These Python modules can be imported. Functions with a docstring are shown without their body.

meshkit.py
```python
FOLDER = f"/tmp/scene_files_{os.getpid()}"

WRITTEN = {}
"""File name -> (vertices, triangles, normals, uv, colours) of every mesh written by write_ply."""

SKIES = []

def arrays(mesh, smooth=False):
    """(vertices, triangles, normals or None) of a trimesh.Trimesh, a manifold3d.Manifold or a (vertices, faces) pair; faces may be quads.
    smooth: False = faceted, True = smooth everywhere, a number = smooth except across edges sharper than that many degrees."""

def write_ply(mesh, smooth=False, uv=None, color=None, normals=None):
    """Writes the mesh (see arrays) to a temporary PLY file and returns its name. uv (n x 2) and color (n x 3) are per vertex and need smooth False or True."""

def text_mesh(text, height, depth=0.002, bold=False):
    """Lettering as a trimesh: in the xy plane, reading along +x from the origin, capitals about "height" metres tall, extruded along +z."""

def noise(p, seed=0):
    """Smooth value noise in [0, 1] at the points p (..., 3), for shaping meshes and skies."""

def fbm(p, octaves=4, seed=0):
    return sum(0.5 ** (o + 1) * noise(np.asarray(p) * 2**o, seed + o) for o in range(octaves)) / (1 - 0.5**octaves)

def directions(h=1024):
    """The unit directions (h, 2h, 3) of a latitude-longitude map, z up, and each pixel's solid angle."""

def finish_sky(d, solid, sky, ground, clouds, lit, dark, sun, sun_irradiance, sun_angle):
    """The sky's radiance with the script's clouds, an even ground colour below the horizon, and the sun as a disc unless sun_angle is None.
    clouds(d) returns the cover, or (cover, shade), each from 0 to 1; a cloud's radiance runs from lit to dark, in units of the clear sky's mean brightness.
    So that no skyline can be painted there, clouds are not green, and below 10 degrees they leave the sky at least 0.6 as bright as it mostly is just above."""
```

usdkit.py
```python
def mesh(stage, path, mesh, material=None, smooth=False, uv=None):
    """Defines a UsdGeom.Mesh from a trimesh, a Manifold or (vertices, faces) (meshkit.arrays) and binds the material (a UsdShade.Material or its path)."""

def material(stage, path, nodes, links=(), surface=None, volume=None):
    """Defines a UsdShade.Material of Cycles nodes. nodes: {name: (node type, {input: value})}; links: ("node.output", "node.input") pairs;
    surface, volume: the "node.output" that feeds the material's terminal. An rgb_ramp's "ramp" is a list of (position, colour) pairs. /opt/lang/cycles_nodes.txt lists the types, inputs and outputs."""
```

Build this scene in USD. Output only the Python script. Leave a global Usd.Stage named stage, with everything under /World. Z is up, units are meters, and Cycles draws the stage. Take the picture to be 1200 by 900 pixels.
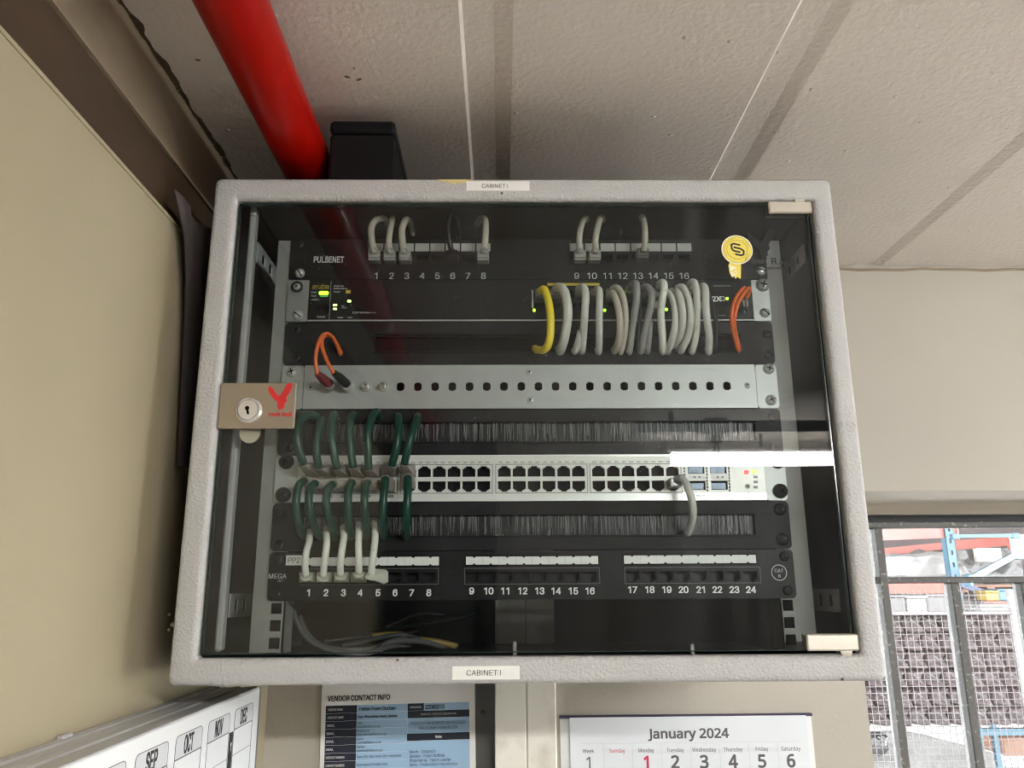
import math, random
import numpy as np, trimesh, shapely
from shapely.geometry import Polygon, Point, box as sbox
from shapely.ops import unary_union
import usdkit, meshkit
from pxr import Usd, UsdGeom, UsdLux, UsdShade, Gf, Sdf

random.seed(7)
rng = np.random.default_rng(7)
stage = Usd.Stage.CreateInMemory()
UsdGeom.SetStageUpAxis(stage, 'Z'); UsdGeom.SetStageMetersPerUnit(stage, 1.0)
UsdGeom.Xform.Define(stage, '/World')

# ---------------------------------------------------------------- camera, sky, exposure
FPX, PITCH, YAW, ROLL, EYE = 936.5, .25054, .01371, -.00567, 1.70
fw = np.array([math.sin(YAW)*math.cos(PITCH), math.cos(YAW)*math.cos(PITCH), math.sin(PITCH)])
rt = np.cross(fw, [0, 0, 1]); rt /= np.linalg.norm(rt); up = np.cross(rt, fw)
rt, up = math.cos(ROLL)*rt+math.sin(ROLL)*up, -math.sin(ROLL)*rt+math.cos(ROLL)*up
eye = np.array([0, 0, EYE])
cam = UsdGeom.Camera.Define(stage, '/World/camera')
cam.CreateHorizontalApertureAttr(36.0); cam.CreateVerticalApertureAttr(27.0)
cam.CreateFocalLengthAttr(FPX/1200*36); cam.CreateClippingRangeAttr((.02, 200))
m = np.eye(4); m[0, :3] = rt; m[1, :3] = up; m[2, :3] = -fw; m[3, :3] = eye
cam.AddTransformOp().Set(Gf.Matrix4d(*m.ravel().tolist()))
cam.CreateExposureAttr(EXPOSURE := 0.27)
sky = UsdLux.DomeLight.Define(stage, '/World/sky')
sky.CreateIntensityAttr(SKY := 5.4); sky.CreateColorAttr(Gf.Vec3f(.95, .98, 1.0))
TUBE = 165.0            # radiance of the fluorescent lamps' diffusers

def ray(u, v): return fw + (u-600)/FPX*rt - (v-450)/FPX*up
def aty(u, v, D): d = ray(u, v); return eye + d*(D/d[1])       # a point of the photo on the plane y = D
def atx(u, v, X): d = ray(u, v); return eye + d*(X/d[0])
def rect(u0, v0, u1, v1, D):                                    # photo rectangle -> x0, x1, z0, z1 on y = D
    um, vm = (u0+u1)/2, (v0+v1)/2
    return aty(u0, vm, D)[0], aty(u1, vm, D)[0], aty(um, v1, D)[2], aty(um, v0, D)[2]

# ---------------------------------------------------------------- materials
MATS = {}
def mat(name, col, rough=.5, metal=0, bump=None, var=None, spec=.5, emit=None, coat=0, extra=None):
    """Principled. bump=(scale, strength, distance); var=(scale, other colour, low, high) mixes in a second colour by noise."""
    p = {'base_color': col, 'roughness': rough, 'metallic': metal, 'specular_ior_level': spec}
    if coat: p['coat_weight'] = coat; p['coat_roughness'] = .08
    if emit: p['emission_color'] = emit[0]; p['emission_strength'] = emit[1]
    if extra: p.update(extra)
    n, l = {'p': ('principled_bsdf', p)}, []
    if bump or var: n['g'] = ('geometry', {})
    if bump:
        n['bn'] = ('noise_texture', {'scale': bump[0], 'detail': 3.0}); n['b'] = ('bump', {'strength': bump[1], 'distance': bump[2]})
        l += [('g.position', 'bn.vector'), ('bn.fac', 'b.height'), ('b.normal', 'p.normal')]
    if var:
        n['vn'] = ('noise_texture', {'scale': var[0], 'detail': 5.0})
        n['vr'] = ('rgb_ramp', {'ramp': [(0, col), (var[2], col), (var[3], var[1]), (1, var[1])]})
        l += [('g.position', 'vn.vector'), ('vn.fac', 'vr.fac'), ('vr.color', 'p.base_color')]
    MATS[name] = usdkit.material(stage, '/World/Looks/'+name, n, l, surface='p.BSDF')
    return MATS[name]
def srgb(r, g, b): return tuple(((c/255)/12.92 if c <= 10 else (((c/255)+.055)/1.055)**2.4) for c in (r, g, b))

def paint(name, col, speck, bump):
    """Roller-painted surface: fine bumps, a few hard drips, slight soiling."""
    n = {'g': ('geometry', {}), 'p': ('principled_bsdf', {'roughness': .55, 'specular_ior_level': .35}),
         'n1': ('noise_texture', {'scale': 160.0, 'detail': 3.0}), 'n2': ('voronoi_texture', {'scale': 26.0, 'randomness': 1.0}),
         'r2': ('map_range', {'value': 0.0, 'from_min': .0, 'from_max': .075, 'to_min': 1.0, 'to_max': 0.0, 'clamp': True}),
         'a': ('math', {'math_type': 'multiply_add', 'value2': speck}), 'b': ('bump', {'strength': bump, 'distance': .0014}),
         'n3': ('noise_texture', {'scale': 3.0, 'detail': 6.0}),
         'c': ('rgb_ramp', {'ramp': [(0, tuple(.86*x for x in col)), (.35, tuple(.93*x for x in col)), (.6, col), (1, col)]})}
    l = [('g.position', 'n1.vector'), ('g.position', 'n2.vector'), ('g.position', 'n3.vector'), ('n2.distance', 'r2.value'), ('r2.result', 'a.value1'), ('n1.fac', 'a.value3'),
         ('a.value', 'b.height'), ('b.normal', 'p.normal'), ('n3.fac', 'c.fac'), ('c.color', 'p.base_color')]
    MATS[name] = usdkit.material(stage, '/World/Looks/'+name, n, l, surface='p.BSDF')

paint('ceiling_paint', (.74, .675, .61), 2.6, .8)
paint('wall_paint', (.465, .438, .375), .8, .25)
paint('left_wall_paint', (.375, .325, .22), .2, .12)
mat('cornice_paint', (.28, .225, .155), .5, bump=(60, .15, .001))
mat('brown_board', (.058, .034, .016), .7, bump=(40, .3, .001), var=(9, (.042, .025, .012), .4, .7))
mat('chipped_edge', (.075, .055, .03), .8, bump=(220, .9, .003), var=(170, (.38, .33, .26), .62, .66))
mat('pale_trim', (.45, .38, .29), .5)
mat('floor_vinyl', (.32, .30, .27), .5, bump=(30, .1, .001))
mat('added_cupboard_dark', (.02, .02, .022), .5)
mat('far_wall_paint', (.5, .46, .42), .7)
mat('pipe_red', (.32, .003, .0006), .3, spec=.2, bump=(14, .1, .002))
mat('box_black', (.004, .004, .005), .45, spec=.2)
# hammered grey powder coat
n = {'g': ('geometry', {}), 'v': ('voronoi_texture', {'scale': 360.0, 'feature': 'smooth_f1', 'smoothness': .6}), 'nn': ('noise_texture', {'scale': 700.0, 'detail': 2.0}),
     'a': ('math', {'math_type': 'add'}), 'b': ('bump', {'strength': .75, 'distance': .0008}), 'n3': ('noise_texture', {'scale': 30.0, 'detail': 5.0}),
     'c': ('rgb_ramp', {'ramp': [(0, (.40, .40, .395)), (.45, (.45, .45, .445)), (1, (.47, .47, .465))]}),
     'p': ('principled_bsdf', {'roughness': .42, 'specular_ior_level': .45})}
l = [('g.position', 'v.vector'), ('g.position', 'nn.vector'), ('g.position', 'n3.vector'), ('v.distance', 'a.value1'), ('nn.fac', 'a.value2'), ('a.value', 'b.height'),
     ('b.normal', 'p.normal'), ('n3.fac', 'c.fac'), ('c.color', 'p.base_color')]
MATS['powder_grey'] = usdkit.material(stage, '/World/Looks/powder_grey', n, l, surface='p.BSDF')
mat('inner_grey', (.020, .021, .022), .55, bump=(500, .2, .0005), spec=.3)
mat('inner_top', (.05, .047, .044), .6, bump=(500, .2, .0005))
mat('rail_grey', (.25, .25, .235), .5, var=(14, (.19, .187, .17), .45, .7))
mat('strip_grey', (.42, .42, .40), .4)
mat('bracket_grey', (.5, .5, .49), .5)
mat('slot_black', (.004, .004, .004), .8, spec=.1)
mat('panel_black', (.007, .0074, .008), .42, bump=(900, .15, .0003), spec=.16)
mat('panel_black_matt', (.009, .0095, .010), .55, bump=(900, .15, .0003), spec=.18)
mat('port_black', (.004, .004, .005), .6, spec=.15)
mat('jack_black', (.010, .010, .013), .35, spec=.25)
mat('silver_panel', (.40, .41, .395), .42, metal=.25, var=(20, (.37, .38, .365), .45, .7))
mat('ear_zinc', (.33, .34, .33), .38, metal=.5)
mat('switch_silver', (.72, .72, .68), .38, metal=.1)
mat('switch_bright', (.82, .82, .80), .3, metal=.2)
mat('mark_grey', (.30, .30, .29), .6)
mat('chrome', (.80, .79, .77), .17, metal=.75)
mat('steel_screw', (.62, .62, .61), .28, metal=.55)
mat('screw_black', (.012, .012, .012), .3)
mat('brushed_steel', (.40, .345, .275), .34, metal=.75, bump=(260, .1, .0004))
mat('hinge_nickel', (.68, .64, .56), .28, metal=.85)
mat('white_label', (.80, .80, .77), .5)
mat('dim_label', (.40, .395, .37), .55)
mat('grey_cell', (.09, .09, .09), .5)
mat('ink_black', (.008, .008, .009), .6)
mat('ink_grey', (.10, .10, .10), .6)
mat('ink_pale', (.62, .62, .60), .6)
mat('ink_white', (.85, .85, .83), .6)
mat('ink_yellow', (.50, .38, .03), .6)
mat('ink_red', (.55, .02, .02), .5)
mat('ink_crimson', (.55, .03, .09), .6)
mat('ink_navy', (.012, .018, .035), .6)
mat('ink_blue_text', (.05, .08, .13), .6)
mat('emblem_black', (.004, .004, .004), .7)
mat('emblem_dark', (.02, .02, .02), .7)
mat('sticker_yellow', (.80, .66, .10), .35, bump=(150, .1, .0005))
mat('sticker_ring', (.30, .22, .02), .5)
mat('sticker_torn', (.85, .82, .66), .7, var=(220, (.75, .62, .12), .5, .55))
mat('chip_yellow', (.66, .55, .25), .8, bump=(300, .6, .001))
mat('cord_white', (.60, .59, .54), .45, bump=(300, .25, .0006), var=(60, (.48, .47, .42), .5, .7))
mat('cord_warm', (.50, .46, .38), .45, bump=(300, .25, .0006), var=(60, (.42, .38, .31), .5, .7))
mat('cord_grey', (.27, .265, .255), .45, bump=(300, .2, .0006))
mat('cord_cream', (.74, .74, .66), .42, bump=(300, .25, .0006), var=(130, (.52, .52, .47), .62, .72))
mat('cord_loose', (.10, .10, .10), .45)  # grey darkened to put the shade of the cabinet floor into the cord
mat('cord_dim', (.10, .097, .08), .5, bump=(300, .2, .0006))  # thinner grey cord, darkened for the same cabinet floor shade
mat('cord_dark', (.03, .035, .035), .45)
mat('cord_black', (.008, .008, .008), .45)
mat('sleeve_shaded', (.22, .15, .025), .5)  # yellow sleeve with the cabinet floor shade worked into its colour
mat('cord_yellow', (.85, .66, .03), .38, bump=(300, .15, .0006))
mat('cord_green', (.007, .052, .034), .36, bump=(200, .08, .0006))
mat('cord_orange', (.75, .15, .03), .32)
mat('boot_beige', (.34, .30, .265), .5)
mat('boot_cream', (.60, .59, .50), .45)
mat('boot_red', (.22, .03, .03), .45)
mat('boot_dark', (.012, .018, .016), .4)
mat('plug_clear', (.45, .45, .44), .15, extra={'transmission_weight': .45})
mat('plug_grey', (.30, .295, .27), .35)
mat('plug_olive', (.10, .10, .075), .5)
mat('bristle_a', (.06, .06, .06), .5)
n = {'g': ('geometry', {}), 'r': ('rgb_ramp', {'ramp': [(0, (.012, .012, .013)), (.5, (.03, .03, .031)), (.8, (.08, .08, .08)), (1, (.16, .16, .16))]}), 'p': ('principled_bsdf', {'roughness': .4})}
mat('bristle_light', (.17, .17, .17), .45)
MATS['bristle'] = usdkit.material(stage, '/World/Looks/bristle', n, [('g.random_per_island', 'r.fac'), ('r.color', 'p.base_color')], surface='p.BSDF')
mat('led_green', (.1, .5, .02), .4, emit=((.35, 1, .03), 2.6))
mat('led_lime', (.4, .6, .1), .4, emit=((.65, 1, .25), 2.2))
mat('led_dim_green', (.05, .3, .05), .4, emit=((.1, .8, .1), .5))
mat('led_red', (.5, .02, .02), .4, emit=((1, .05, .04), 1.5))
mat('load_paper', (.17, .155, .10), .6)
mat('notice_paper', (.2, .2, .2), .6)
mat('sfp_metal', (.09, .11, .14), .35, metal=.6)
mat('paper_grey', (.87, .87, .86), .6)
mat('paper_white', (.76, .80, .84), .6)
mat('paper_blue', (.36, .55, .76), .6)
mat('paper_cell', (.62, .63, .65), .5)
mat('board_white', (.84, .85, .85), .3)
mat('aluminium', (.52, .52, .53), .42, metal=.15)
mat('alu_dark', (.10, .10, .11), .5)
mat('trunking_white', (.86, .835, .75), .5, bump=(120, .1, .0006), var=(25, (.63, .60, .51), .5, .75))
mat('strip_dark', (.085, .083, .08), .4, metal=.2)
mat('calendar_spine', (.05, .04, .085), .5)
mat('frame_steel', (.085, .083, .078), .55, bump=(180, .4, .001), var=(150, (.24, .23, .21), .6, .68))
mat('gap_black', (.010, .011, .013), .6)
mat('timber_header', (.40, .35, .28), .6)
mat('film_grey', (.12, .10, .095), .45)
mat('lamp_white', (.75, .76, .76), .4)
mat('conduit_black', (.015, .015, .016), .5)
mat('tube_light', (.9, .9, .9), .5, emit=((1.0, .985, .955), TUBE))
# warehouse
mat('rack_orange', (.19, .020, .009), .5)
mat('rack_blue', (.022, .082, .125), .5)
mat('rack_violet', (.05, .06, .12), .5)
mat('wrap_white', (.15, .147, .142), .3, bump=(9, .5, .03))
mat('wrap_dark', (.014, .0135, .015), .3, bump=(12, .6, .03))
mat('sack_mauve', (.050, .037, .0385), .55, spec=.15, bump=(10, .3, .02), var=(11, (.075, .06, .062), .5, .62))
mat('mesh_wire', (.07, .064, .064), .5)
mat('warehouse_floor', (.82, .78, .76), .7)
mat('warehouse_wall', (.035, .025, .027), .8)
mat('carton_tan', (.15, .072, .045), .7)
mat('tray_white', (.15, .148, .145), .6)
mat('box_grey', (.075, .073, .075), .6)
mat('box_yellow', (.24, .16, .02), .6)

# glass: clear pane whose reflection follows fresnel; the cabinet's door also carries a film of dust and wiped streaks, thickened rightward to paint in a hazy glow
def pane(name, tint, dust_haze=None, ior=1.5):
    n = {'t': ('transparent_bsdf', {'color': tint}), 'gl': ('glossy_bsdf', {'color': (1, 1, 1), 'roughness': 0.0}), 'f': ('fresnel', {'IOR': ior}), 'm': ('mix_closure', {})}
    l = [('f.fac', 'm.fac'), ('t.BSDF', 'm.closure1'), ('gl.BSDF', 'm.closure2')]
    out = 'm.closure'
    if dust_haze:
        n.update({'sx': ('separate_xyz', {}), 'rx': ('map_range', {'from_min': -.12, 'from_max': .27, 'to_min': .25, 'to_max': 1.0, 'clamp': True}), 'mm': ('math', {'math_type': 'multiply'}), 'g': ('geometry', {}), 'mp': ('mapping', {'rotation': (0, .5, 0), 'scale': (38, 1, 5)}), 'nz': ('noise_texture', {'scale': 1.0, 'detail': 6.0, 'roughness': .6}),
                  'mr': ('map_range', {'from_min': .38, 'from_max': .75, 'to_min': dust_haze[0], 'to_max': dust_haze[1], 'clamp': True}), 'd': ('diffuse_bsdf', {'color': (.8, .82, .86)}), 'm2': ('mix_closure', {})})
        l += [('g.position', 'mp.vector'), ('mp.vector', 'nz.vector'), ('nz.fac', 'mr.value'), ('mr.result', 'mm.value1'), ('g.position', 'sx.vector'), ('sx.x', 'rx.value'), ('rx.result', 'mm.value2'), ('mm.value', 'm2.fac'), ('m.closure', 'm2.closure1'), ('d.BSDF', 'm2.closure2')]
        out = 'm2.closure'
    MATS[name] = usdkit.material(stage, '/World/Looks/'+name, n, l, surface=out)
pane('door_glass', (.93, .95, .945), dust_haze=(.002, .016), ior=1.38)
pane('window_glass', (.95, .96, .96))
mat('glass_edge', (.012, .024, .020), .15)

# ---------------------------------------------------------------- scene helpers
USED = {}
def numbered(path):
    k = USED.get(path, 0); USED[path] = k+1
    return path if k == 0 else f'{path}_{k:03d}'
class Node:
    def __init__(self, prim, base): self.prim, self.base, self.path = prim, np.asarray(base, float), str(prim.GetPath())
def tag(prim, **kw):
    for k, v in kw.items():
        if v: prim.SetCustomDataByKey(k, v)
def thing(name, label, cat, base=(0, 0, 0), group=None, kind=None):
    x = UsdGeom.Xform.Define(stage, numbered('/World/'+name)); x.AddTranslateOp().Set(Gf.Vec3d(*map(float, base)))
    tag(x.GetPrim(), label=label, category=cat, group=group, kind=kind)
    return Node(x.GetPrim(), base)
def struct(name): return thing(name, None, None, kind='structure')
def part(t, name, mesh, material, label=None, smooth=False, kind=None):
    if isinstance(mesh, list): mesh = trimesh.util.concatenate(mesh)
    v = np.asarray(mesh.vertices) - t.base
    me = usdkit.mesh(stage, numbered(t.path+'/'+name), (v, np.asarray(mesh.faces)), MATS[material], smooth=smooth)
    tag(me.GetPrim(), label=label, kind=kind)
    return Node(me.GetPrim(), t.base)
def single(name, mesh, material, label, cat, smooth=False, group=None, kind=None):
    """a thing that is one mesh"""
    if isinstance(mesh, list): mesh = trimesh.util.concatenate(mesh)
    base = mesh.bounds.mean(0); base[2] = mesh.bounds[0][2]
    me = usdkit.mesh(stage, numbered('/World/'+name), (np.asarray(mesh.vertices)-base, np.asarray(mesh.faces)), MATS[material], smooth=smooth)
    me.AddTranslateOp().Set(Gf.Vec3d(*map(float, base)))
    tag(me.GetPrim(), label=label, category=cat, group=group, kind=kind)
    return Node(me.GetPrim(), base)

# ---------------------------------------------------------------- shapes
def bx(x0, x1, y0, y1, z0, z1, c=0):
    if c <= 0:
        b = trimesh.creation.box([x1-x0, y1-y0, z1-z0]); b.apply_translation([(x0+x1)/2, (y0+y1)/2, (z0+z1)/2]); return b
    pts = []
    for sx in (0, 1):
        for sy in (0, 1):
            for sz in (0, 1):
                p = np.array([(x0, x1)[sx], (y0, y1)[sy], (z0, z1)[sz]]); s = np.array([1-2*sx, 1-2*sy, 1-2*sz])*c
                for k in range(3):
                    q = p+s; q[k] = p[k]; pts.append(q)
    return trimesh.convex.convex_hull(np.array(pts))
def hull(pts): return trimesh.convex.convex_hull(np.asarray(pts, float))
def rr(x0, x1, z0, z1, r, n=5):
    return sbox(x0+r, z0+r, x1-r, z1-r).buffer(r, quad_segs=n) if r > 0 else sbox(x0, z0, x1, z1)
FRONT = np.array([[1, 0, 0, 0], [0, 0, -1, 0], [0, 1, 0, 0], [0, 0, 0, 1.0]])       # xy drawing -> xz, thickness towards the viewer
def plate(poly, D, t):
    """a flat drawing in (x, z) as a plate whose front is at y = D and whose back at D + t"""
    ms = [trimesh.creation.extrude_polygon(g, t, engine='earcut') for g in getattr(poly, 'geoms', [poly]) if g.area > 1e-12]
    q = trimesh.util.concatenate(ms); q.apply_transform(FRONT); q.apply_translation([0, D+t, 0]); return q
TXT, FONTS = {}, {}
def letters(s, bold=False, noto=False):
    """lettering 1 m tall and 1 m thick in the xy plane, from the plain sans-serif face built into PIL (or Noto Sans)"""
    from PIL import Image, ImageDraw, ImageFont
    import glob
    if noto not in FONTS:
        try: FONTS[noto] = ImageFont.truetype(glob.glob('/opt/blender-*/*/datafiles/fonts/NotoSansHebrew-Regular.woff2')[0], 96) if noto else ImageFont.load_default(96)
        except Exception: FONTS[noto] = None
    f = FONTS[noto]
    if f is None: return meshkit.text_mesh(s, 1.0, 1.0, bold)
    cap = -f.getbbox('H', anchor='ls')[1]; st = 3*bool(bold)
    x0, y0, x1, y1 = f.getbbox(s, anchor='ls', stroke_width=st)
    im = Image.new('L', (int(x1-x0)+9, int(y1-y0)+9)); ImageDraw.Draw(im).text((4-x0, 4-y0), s, 255, font=f, anchor='ls', stroke_width=st)
    on = np.pad(np.asarray(im) > 127, ((0, 0), (1, 1))).astype(np.int8)
    r_, a_ = np.nonzero(np.diff(on, axis=1) == 1); b_ = np.nonzero(np.diff(on, axis=1) == -1)[1]
    shp = unary_union(shapely.box(a_, -r_-1, b_, -r_)).buffer(.6).buffer(-.6).simplify(.7)
    k = 1.0/cap; shp = shapely.affinity.affine_transform(shp, [k, 0, 0, k, -4*k, (4-y0)*k])
    return trimesh.util.concatenate([trimesh.creation.extrude_polygon(g, 1.0, engine='earcut') for g in getattr(shp, 'geoms', [shp]) if g.area > 1e-9])
def text(s, h, x, z, D, bold=False, anchor='m', wid=None, t=.0002, italic=0, noto=False):
    """lettering facing the viewer, standing proud of y = D; anchor m: centred on (x, z), l: left edge at x"""
    key = (s, bold, noto)
    if key not in TXT: TXT[key] = letters(s, bold, noto)
    q = TXT[key].copy(); b = q.bounds
    sx = wid/(b[1][0]-b[0][0]) if wid else h
    q.apply_translation([-(b[0][0]+b[1][0])/2 if anchor == 'm' else -b[0][0], -.5 if any(c.isupper() or c.isdigit() for c in s) else -(b[0][1]+b[1][1])/2, 0])
    q.vertices[:, 0] += italic*q.vertices[:, 1]
    q.apply_scale([sx, h, t]); q.apply_transform(FRONT); q.apply_translation([x, D, z]); return q
def spline(P, n=6):
    P = np.asarray(P, float)
    if len(P) == 2: return np.linspace(P[0], P[1], n+1)
    Q = np.vstack([2*P[0]-P[1], P, 2*P[-1]-P[-2]]); out = []
    for i in range(1, len(Q)-2):
        p0, p1, p2, p3 = Q[i-1:i+3]
        a = [0]
        for s, e in ((p0, p1), (p1, p2), (p2, p3)): a.append(a[-1]+max(np.linalg.norm(e-s), 1e-9)**.5)
        for t in np.linspace(a[1], a[2], n, endpoint=False):
            A1 = (a[1]-t)/(a[1]-a[0])*p0+(t-a[0])/(a[1]-a[0])*p1; A2 = (a[2]-t)/(a[2]-a[1])*p1+(t-a[1])/(a[2]-a[1])*p2; A3 = (a[3]-t)/(a[3]-a[2])*p2+(t-a[2])/(a[3]-a[2])*p3
            B1 = (a[2]-t)/(a[2]-a[0])*A1+(t-a[0])/(a[2]-a[0])*A2; B2 = (a[3]-t)/(a[3]-a[1])*A2+(t-a[1])/(a[3]-a[1])*A3
            out.append((a[2]-t)/(a[2]-a[1])*B1+(t-a[1])/(a[2]-a[1])*B2)
    return np.array(out+[P[-1]])
def tube(P, r, sides=10, n=6, raw=False):
    p = np.asarray(P, float) if raw else spline(P, n)
    t = np.gradient(p, axis=0); t /= np.linalg.norm(t, axis=1, keepdims=True)+1e-12
    a = np.cross(t[0], [0, 0, 1.0] if abs(t[0][2]) < .9 else [1.0, 0, 0]); a /= np.linalg.norm(a)
    rs = np.broadcast_to(r, (len(p),)); ang = np.arange(sides)*2*np.pi/sides; V = []
    for i in range(len(p)):
        a = a-t[i]*(a@t[i]); a /= np.linalg.norm(a); b = np.cross(t[i], a)
        V.append(p[i]+rs[i]*(np.cos(ang)[:, None]*a+np.sin(ang)[:, None]*b))
    V = np.vstack(V+[p[:1], p[-1:]]); k = len(p); F = []
    for i in range(k-1):
        for j in range(sides):
            q = (i*sides+j, i*sides+(j+1) % sides, (i+1)*sides+(j+1) % sides, (i+1)*sides+j); F += [(q[0], q[1], q[2]), (q[0], q[2], q[3])]
    for j in range(sides): F += [(k*sides, (j+1) % sides, j), (k*sides+1, (k-1)*sides+j, (k-1)*sides+(j+1) % sides)]
    return trimesh.Trimesh(V, F, process=False)
def lathe(prof, x, D, z, n=18):
    """prof: (radius, how far towards the viewer)"""
    q = trimesh.creation.revolve(np.array(prof, float), sections=n); q.apply_transform(FRONT); q.apply_translation([x, D, z]); return q
def loft(loops):
    L = np.array(loops); k, n = L.shape[:2]; F = []
    for i in range(k-1):
        for j in range(n):
            a, b, c, d = i*n+j, i*n+(j+1) % n, (i+1)*n+(j+1) % n, (i+1)*n+j; F += [(a, b, c), (a, c, d)]
    return trimesh.Trimesh(L.reshape(-1, 3), F, process=False)
def rloop(x0, x1, z0, z1, r, D, n=5):
    out = []
    for cx, cz, a0 in ((x1-r, z1-r, 0), (x0+r, z1-r, 90), (x0+r, z0+r, 180), (x1-r, z0+r, 270)):
        for k in range(n):
            a = math.radians(a0+90*k/(n-1)); out.append((cx+r*math.cos(a), D, cz+r*math.sin(a)))
    return out[::-1]
def screw(t, x, z, D, r, material, h=None, cross=True, washer=None, slot=False):
    h = h or r*.55
    pr = [(0, h), (r*.45, h*.97), (r*.8, h*.72), (r*.97, h*.35), (r, 0), (r*.3, 0), (r*.3, -.004), (0, -.004)]
    q = lathe(pr[::-1], x, D, z)
    s = part(t, 'screw', q, material, smooth=35)
    if cross or slot:
        a = random.uniform(.2, 1.3); c = []
        for k in ((0, 1) if cross else (0,)):
            b = trimesh.creation.box([r*1.0 if cross else r*1.7, h*.5, r*.24]); b.apply_transform(trimesh.transformations.rotation_matrix(a+k*math.pi/2, [0, 1, 0])); b.apply_translation([x, D-h*.78, z]); c.append(b)
        part(s, 'recess', c, 'slot_black')
    if washer:
        part(t, 'cup_washer', lathe([(r*.7, 0), (r*1.45, 0), (r*1.5, h*.5), (r*1.25, h*.8), (r*.9, h*.35), (r*.7, 0)], x, D, z), washer, smooth=40)
    return s

# ---------------------------------------------------------------- the room
ZC, XL, DW, XR, DB = 2.182, -.316, 1.15, 1.95, -4.6       # ceiling, left wall, back wall, right wall, wall behind
ceil = struct('ceiling')
G0, GP, GW = -.0325, .2905, .0285
edges = [XL-.05]+[G0+GP*k for k in range(0, 8)]+[XR+.02]
for i in range(len(edges)-1):
    x0 = edges[i]+(GW-.002 if i else 0); x1 = edges[i+1]
    # a board with eased long edges
    pf = Polygon([(x0-.001, ZC+.0033), (x0+.017, ZC), (x1-.0035, ZC), (x1, ZC+.0035), (x1, ZC+.03), (x0, ZC+.03)])
    q = trimesh.creation.extrude_polygon(pf, DW-.0-DB, engine='earcut'); q.apply_transform(FRONT); q.apply_translation([0, DW, 0])
    part(ceil, 'ceiling_panel', q, 'ceiling_paint')
    if i: part(ceil, 'joint_strip', bx(edges[i]-.002, edges[i]+GW+.002, DB, DW, ZC+.0031, ZC+.022), 'ceiling_paint')
# scuffs on the ceiling: old flaked paint
marks = []
for (u, v, w, a) in ((407, 90, 5, .4), (415, 80, 3, 1.2), (421, 93, 5, -.5), (185, 105, 5, -.9), (232, 70, 4, .3)):
    d = ray(u, v); p = eye+d*((ZC-EYE)/d[2]); w *= .0006
    marks.append(shapely.affinity.translate(shapely.affinity.rotate(shapely.affinity.scale(Point(0, 0).buffer(w, quad_segs=3), 1, .4), math.degrees(a)), p[0], p[1]))
q = trimesh.util.concatenate([trimesh.creation.extrude_polygon(g, .0006, engine='earcut') for g in marks]); q.apply_translation([0, 0, ZC-.0005])
part(ceil, 'paint_flake', q, 'chipped_edge', label='small dark scuffs on the ceiling paint')

wl = struct('wall_left')
ZB1, ZB2 = 2.045, 2.096
part(wl, 'wall_panel', bx(XL-.08, XL, DB, DW, 0, ZB1), 'left_wall_paint')
part(wl, 'top_edge', bx(XL-.004, XL+.0012, DB, DW, ZB1-.003, ZB1+.0005), 'left_wall_paint', label='thin pale edge along the top of the wall panel')
XU = -.3215; ZB3 = 2.1105
part(wl, 'board', bx(XL-.08, XU-.004, DB, DW, ZB1, ZB3+.01), 'brown_board', label='dark brown board recessed above the wall panel')
part(wl, 'upper_wall', bx(XL-.08, XU, DB, DW, ZB3, ZC+.02), 'cornice_paint', label='beige strip of wall between the brown board and the ceiling')
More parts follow.
